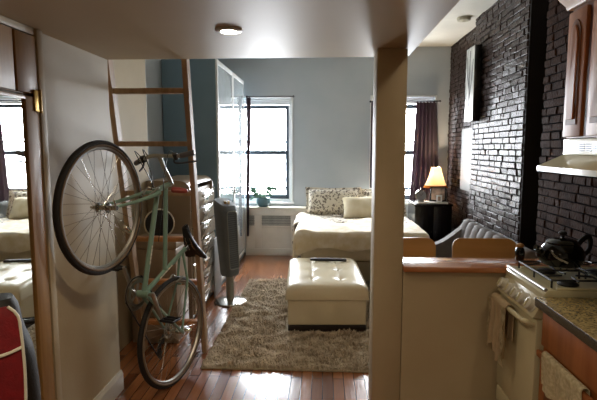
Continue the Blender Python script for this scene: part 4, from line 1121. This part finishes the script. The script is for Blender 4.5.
for k in range(4):
    b_, a = [(ye, ye-.165), (ye-.215, ye-.455), (ye-.47, ye-.71), (ye-.76, ye-1.0)][k]
    bm = B(); box(bm, 1.194, 1.2145, a, b_, 1.553, 2.15, .005); dr = link('door', bm, M['cab'], c)
    bm = B(); w_ = (b_-a)/2-.034; m_ = (a+b_)/2
    pl = [(m_-w_, 1.61), (m_+w_, 1.61), (m_+w_, 2.02)] + [(m_+w_*math.cos(R(t)), 2.02+.085*math.sin(R(t))) for t in range(15, 166, 15)] + [(m_-w_, 2.02)]
    prism(bm, pl, 'x', 1.1885, 1.1935, .002); pn = link('panel_moulding', bm, M['cabdark'], dr)
    w_ -= .016
    pl = [(m_-w_, 1.635), (m_+w_, 1.635), (m_+w_, 2.01)] + [(m_+w_*math.cos(R(t)), 2.01+.07*math.sin(R(t))) for t in range(15, 166, 15)] + [(m_-w_, 2.01)]
    bm = B(); prism(bm, pl, 'x', 1.180, 1.188, .004); link('raised_panel', bm, M['cab'], pn)
bm = B(); prism(bm, [(1.48, 2.171), (1.195, 2.171), (1.185, 2.19), (1.155, 2.215), (1.13, 2.25), (1.13, 2.262), (1.48, 2.262)], 'y', 1.2, Y1+.03); link('crown_moulding', bm, M['ply'], c)

# ------------------------------------------------------------------ lights
SL = Vector((-.415, 2.13, LZ)); SL2 = Vector((-.25, .35, LZ))
for q, lb in ((SL, 'small round recessed light glowing under the loft'), (SL2, 'second recessed light under the loft, behind the viewpoint')):
    c = thing('recessed_light', q - Vector((0, 0, .012)), lb, 'ceiling light')
    bm = B(); lathe(bm, [(.034, -.009), (.05, -.010), (.058, -.006), (.06, -.0005), (.034, -.0005)], q, seg=36, caps=False); link('trim_ring', bm, M['trim'], c)
    bm = B(); lathe(bm, [(.033, -.012), (.0335, -.002)], q, seg=28); link('lens', bm, M['bulb'], c)
KL = Vector((1.08, 1.15, CZ))
c = thing('kitchen_ceiling_light', KL - Vector((0, 0, .1)), 'round ceiling light over the counter, out of the frame', 'ceiling light')
bm = B(); lathe(bm, [(.14, -.02), (.14, -.001)], KL, seg=36); link('base', bm, M['trim'], c)
bm = B(); lathe(bm, [(.02, -.095), (.07, -.085), (.11, -.06), (.13, -.021)], KL, seg=36); link('glass_bowl', bm, mat('warm_opal_glass', 'fff1d8', .4, emit='ffc98a', es=3), c)

def light(name, typ, loc, energy, col, **k):
    l = bpy.data.lights.new(name, typ); l.energy = energy; l.color = col
    o = bpy.data.objects.new(name, l); COL.objects.link(o); o.location = loc
    for a, v in k.items():
        if a == 'rot': o.rotation_euler = v
        else: setattr(l, a, v)
    return o
WARM = (1, .85, .60)
light('recessed_spot', 'SPOT', SL - Vector((0, 0, .03)), 10, (1, .80, .58), spot_size=R(130), spot_blend=.8, shadow_soft_size=.03)
light('recessed_spot', 'SPOT', SL2 - Vector((0, 0, .03)), 20, (1, .84, .60), spot_size=R(150), spot_blend=.6, shadow_soft_size=.04)
light('kitchen_lamp', 'POINT', KL - Vector((0, 0, .16)), 8, WARM, shadow_soft_size=.09)
light('bedside_bulb', 'POINT', LC + Vector((0, 0, .365)), 36, (1, .76, .50), shadow_soft_size=.03)
for w in (W1, W2):
    o = light('window_portal', 'AREA', ((w[0]+w[1])/2, YB+.215, (w[2]+w[3])/2), 1, (1, 1, 1), shape='RECTANGLE', size=w[1]-w[0], size_y=w[3]-w[2], rot=(R(-90), 0, 0))
    o.data.cycles.is_portal = True

wd = bpy.data.worlds.new('sky'); sc.world = wd; wd.use_nodes = True
nt = wd.node_tree; N = nt.nodes; L = nt.links
bg = N['Background']; tc = N.new('ShaderNodeTexCoord'); sp = N.new('ShaderNodeSeparateXYZ'); rp = N.new('ShaderNodeValToRGB')
L.new(tc.outputs['Generated'], sp.inputs[0]); L.new(sp.outputs['Z'], rp.inputs['Fac'])
e = rp.color_ramp.elements; e[0].position = 0; e[0].color = (.65, .645, .66, 1); e[1].position = .5; e[1].color = (.94, .945, 1.0, 1)
mp = N.new('ShaderNodeMapRange'); mp.inputs[1].default_value = -.6; mp.inputs[2].default_value = .6
L.new(sp.outputs['Z'], mp.inputs[0]); L.new(mp.outputs[0], rp.inputs['Fac']); L.new(rp.outputs['Color'], bg.inputs['Color'])
bg.inputs['Strength'].default_value = 34

# ------------------------------------------------------------------ camera
cam = bpy.data.cameras.new('camera'); co = bpy.data.objects.new('camera', cam); COL.objects.link(co)
cam.sensor_width = 36; cam.lens = 36*480/597; cam.clip_start = .02
co.location = (0, 0, 1.5); co.rotation_euler = (R(90-6.2), 0, R(3.0))
sc.camera = co
sc.cycles.max_bounces = 10; sc.cycles.diffuse_bounces = 6; sc.cycles.glossy_bounces = 5
sc.cycles.sample_clamp_indirect = 6
sc.cycles.use_denoising = True
vs_ = sc.view_settings
vs_.view_transform = 'Standard'; vs_.look = 'None'; vs_.gamma = 1; vs_.exposure = .9; vs_.use_curve_mapping = False
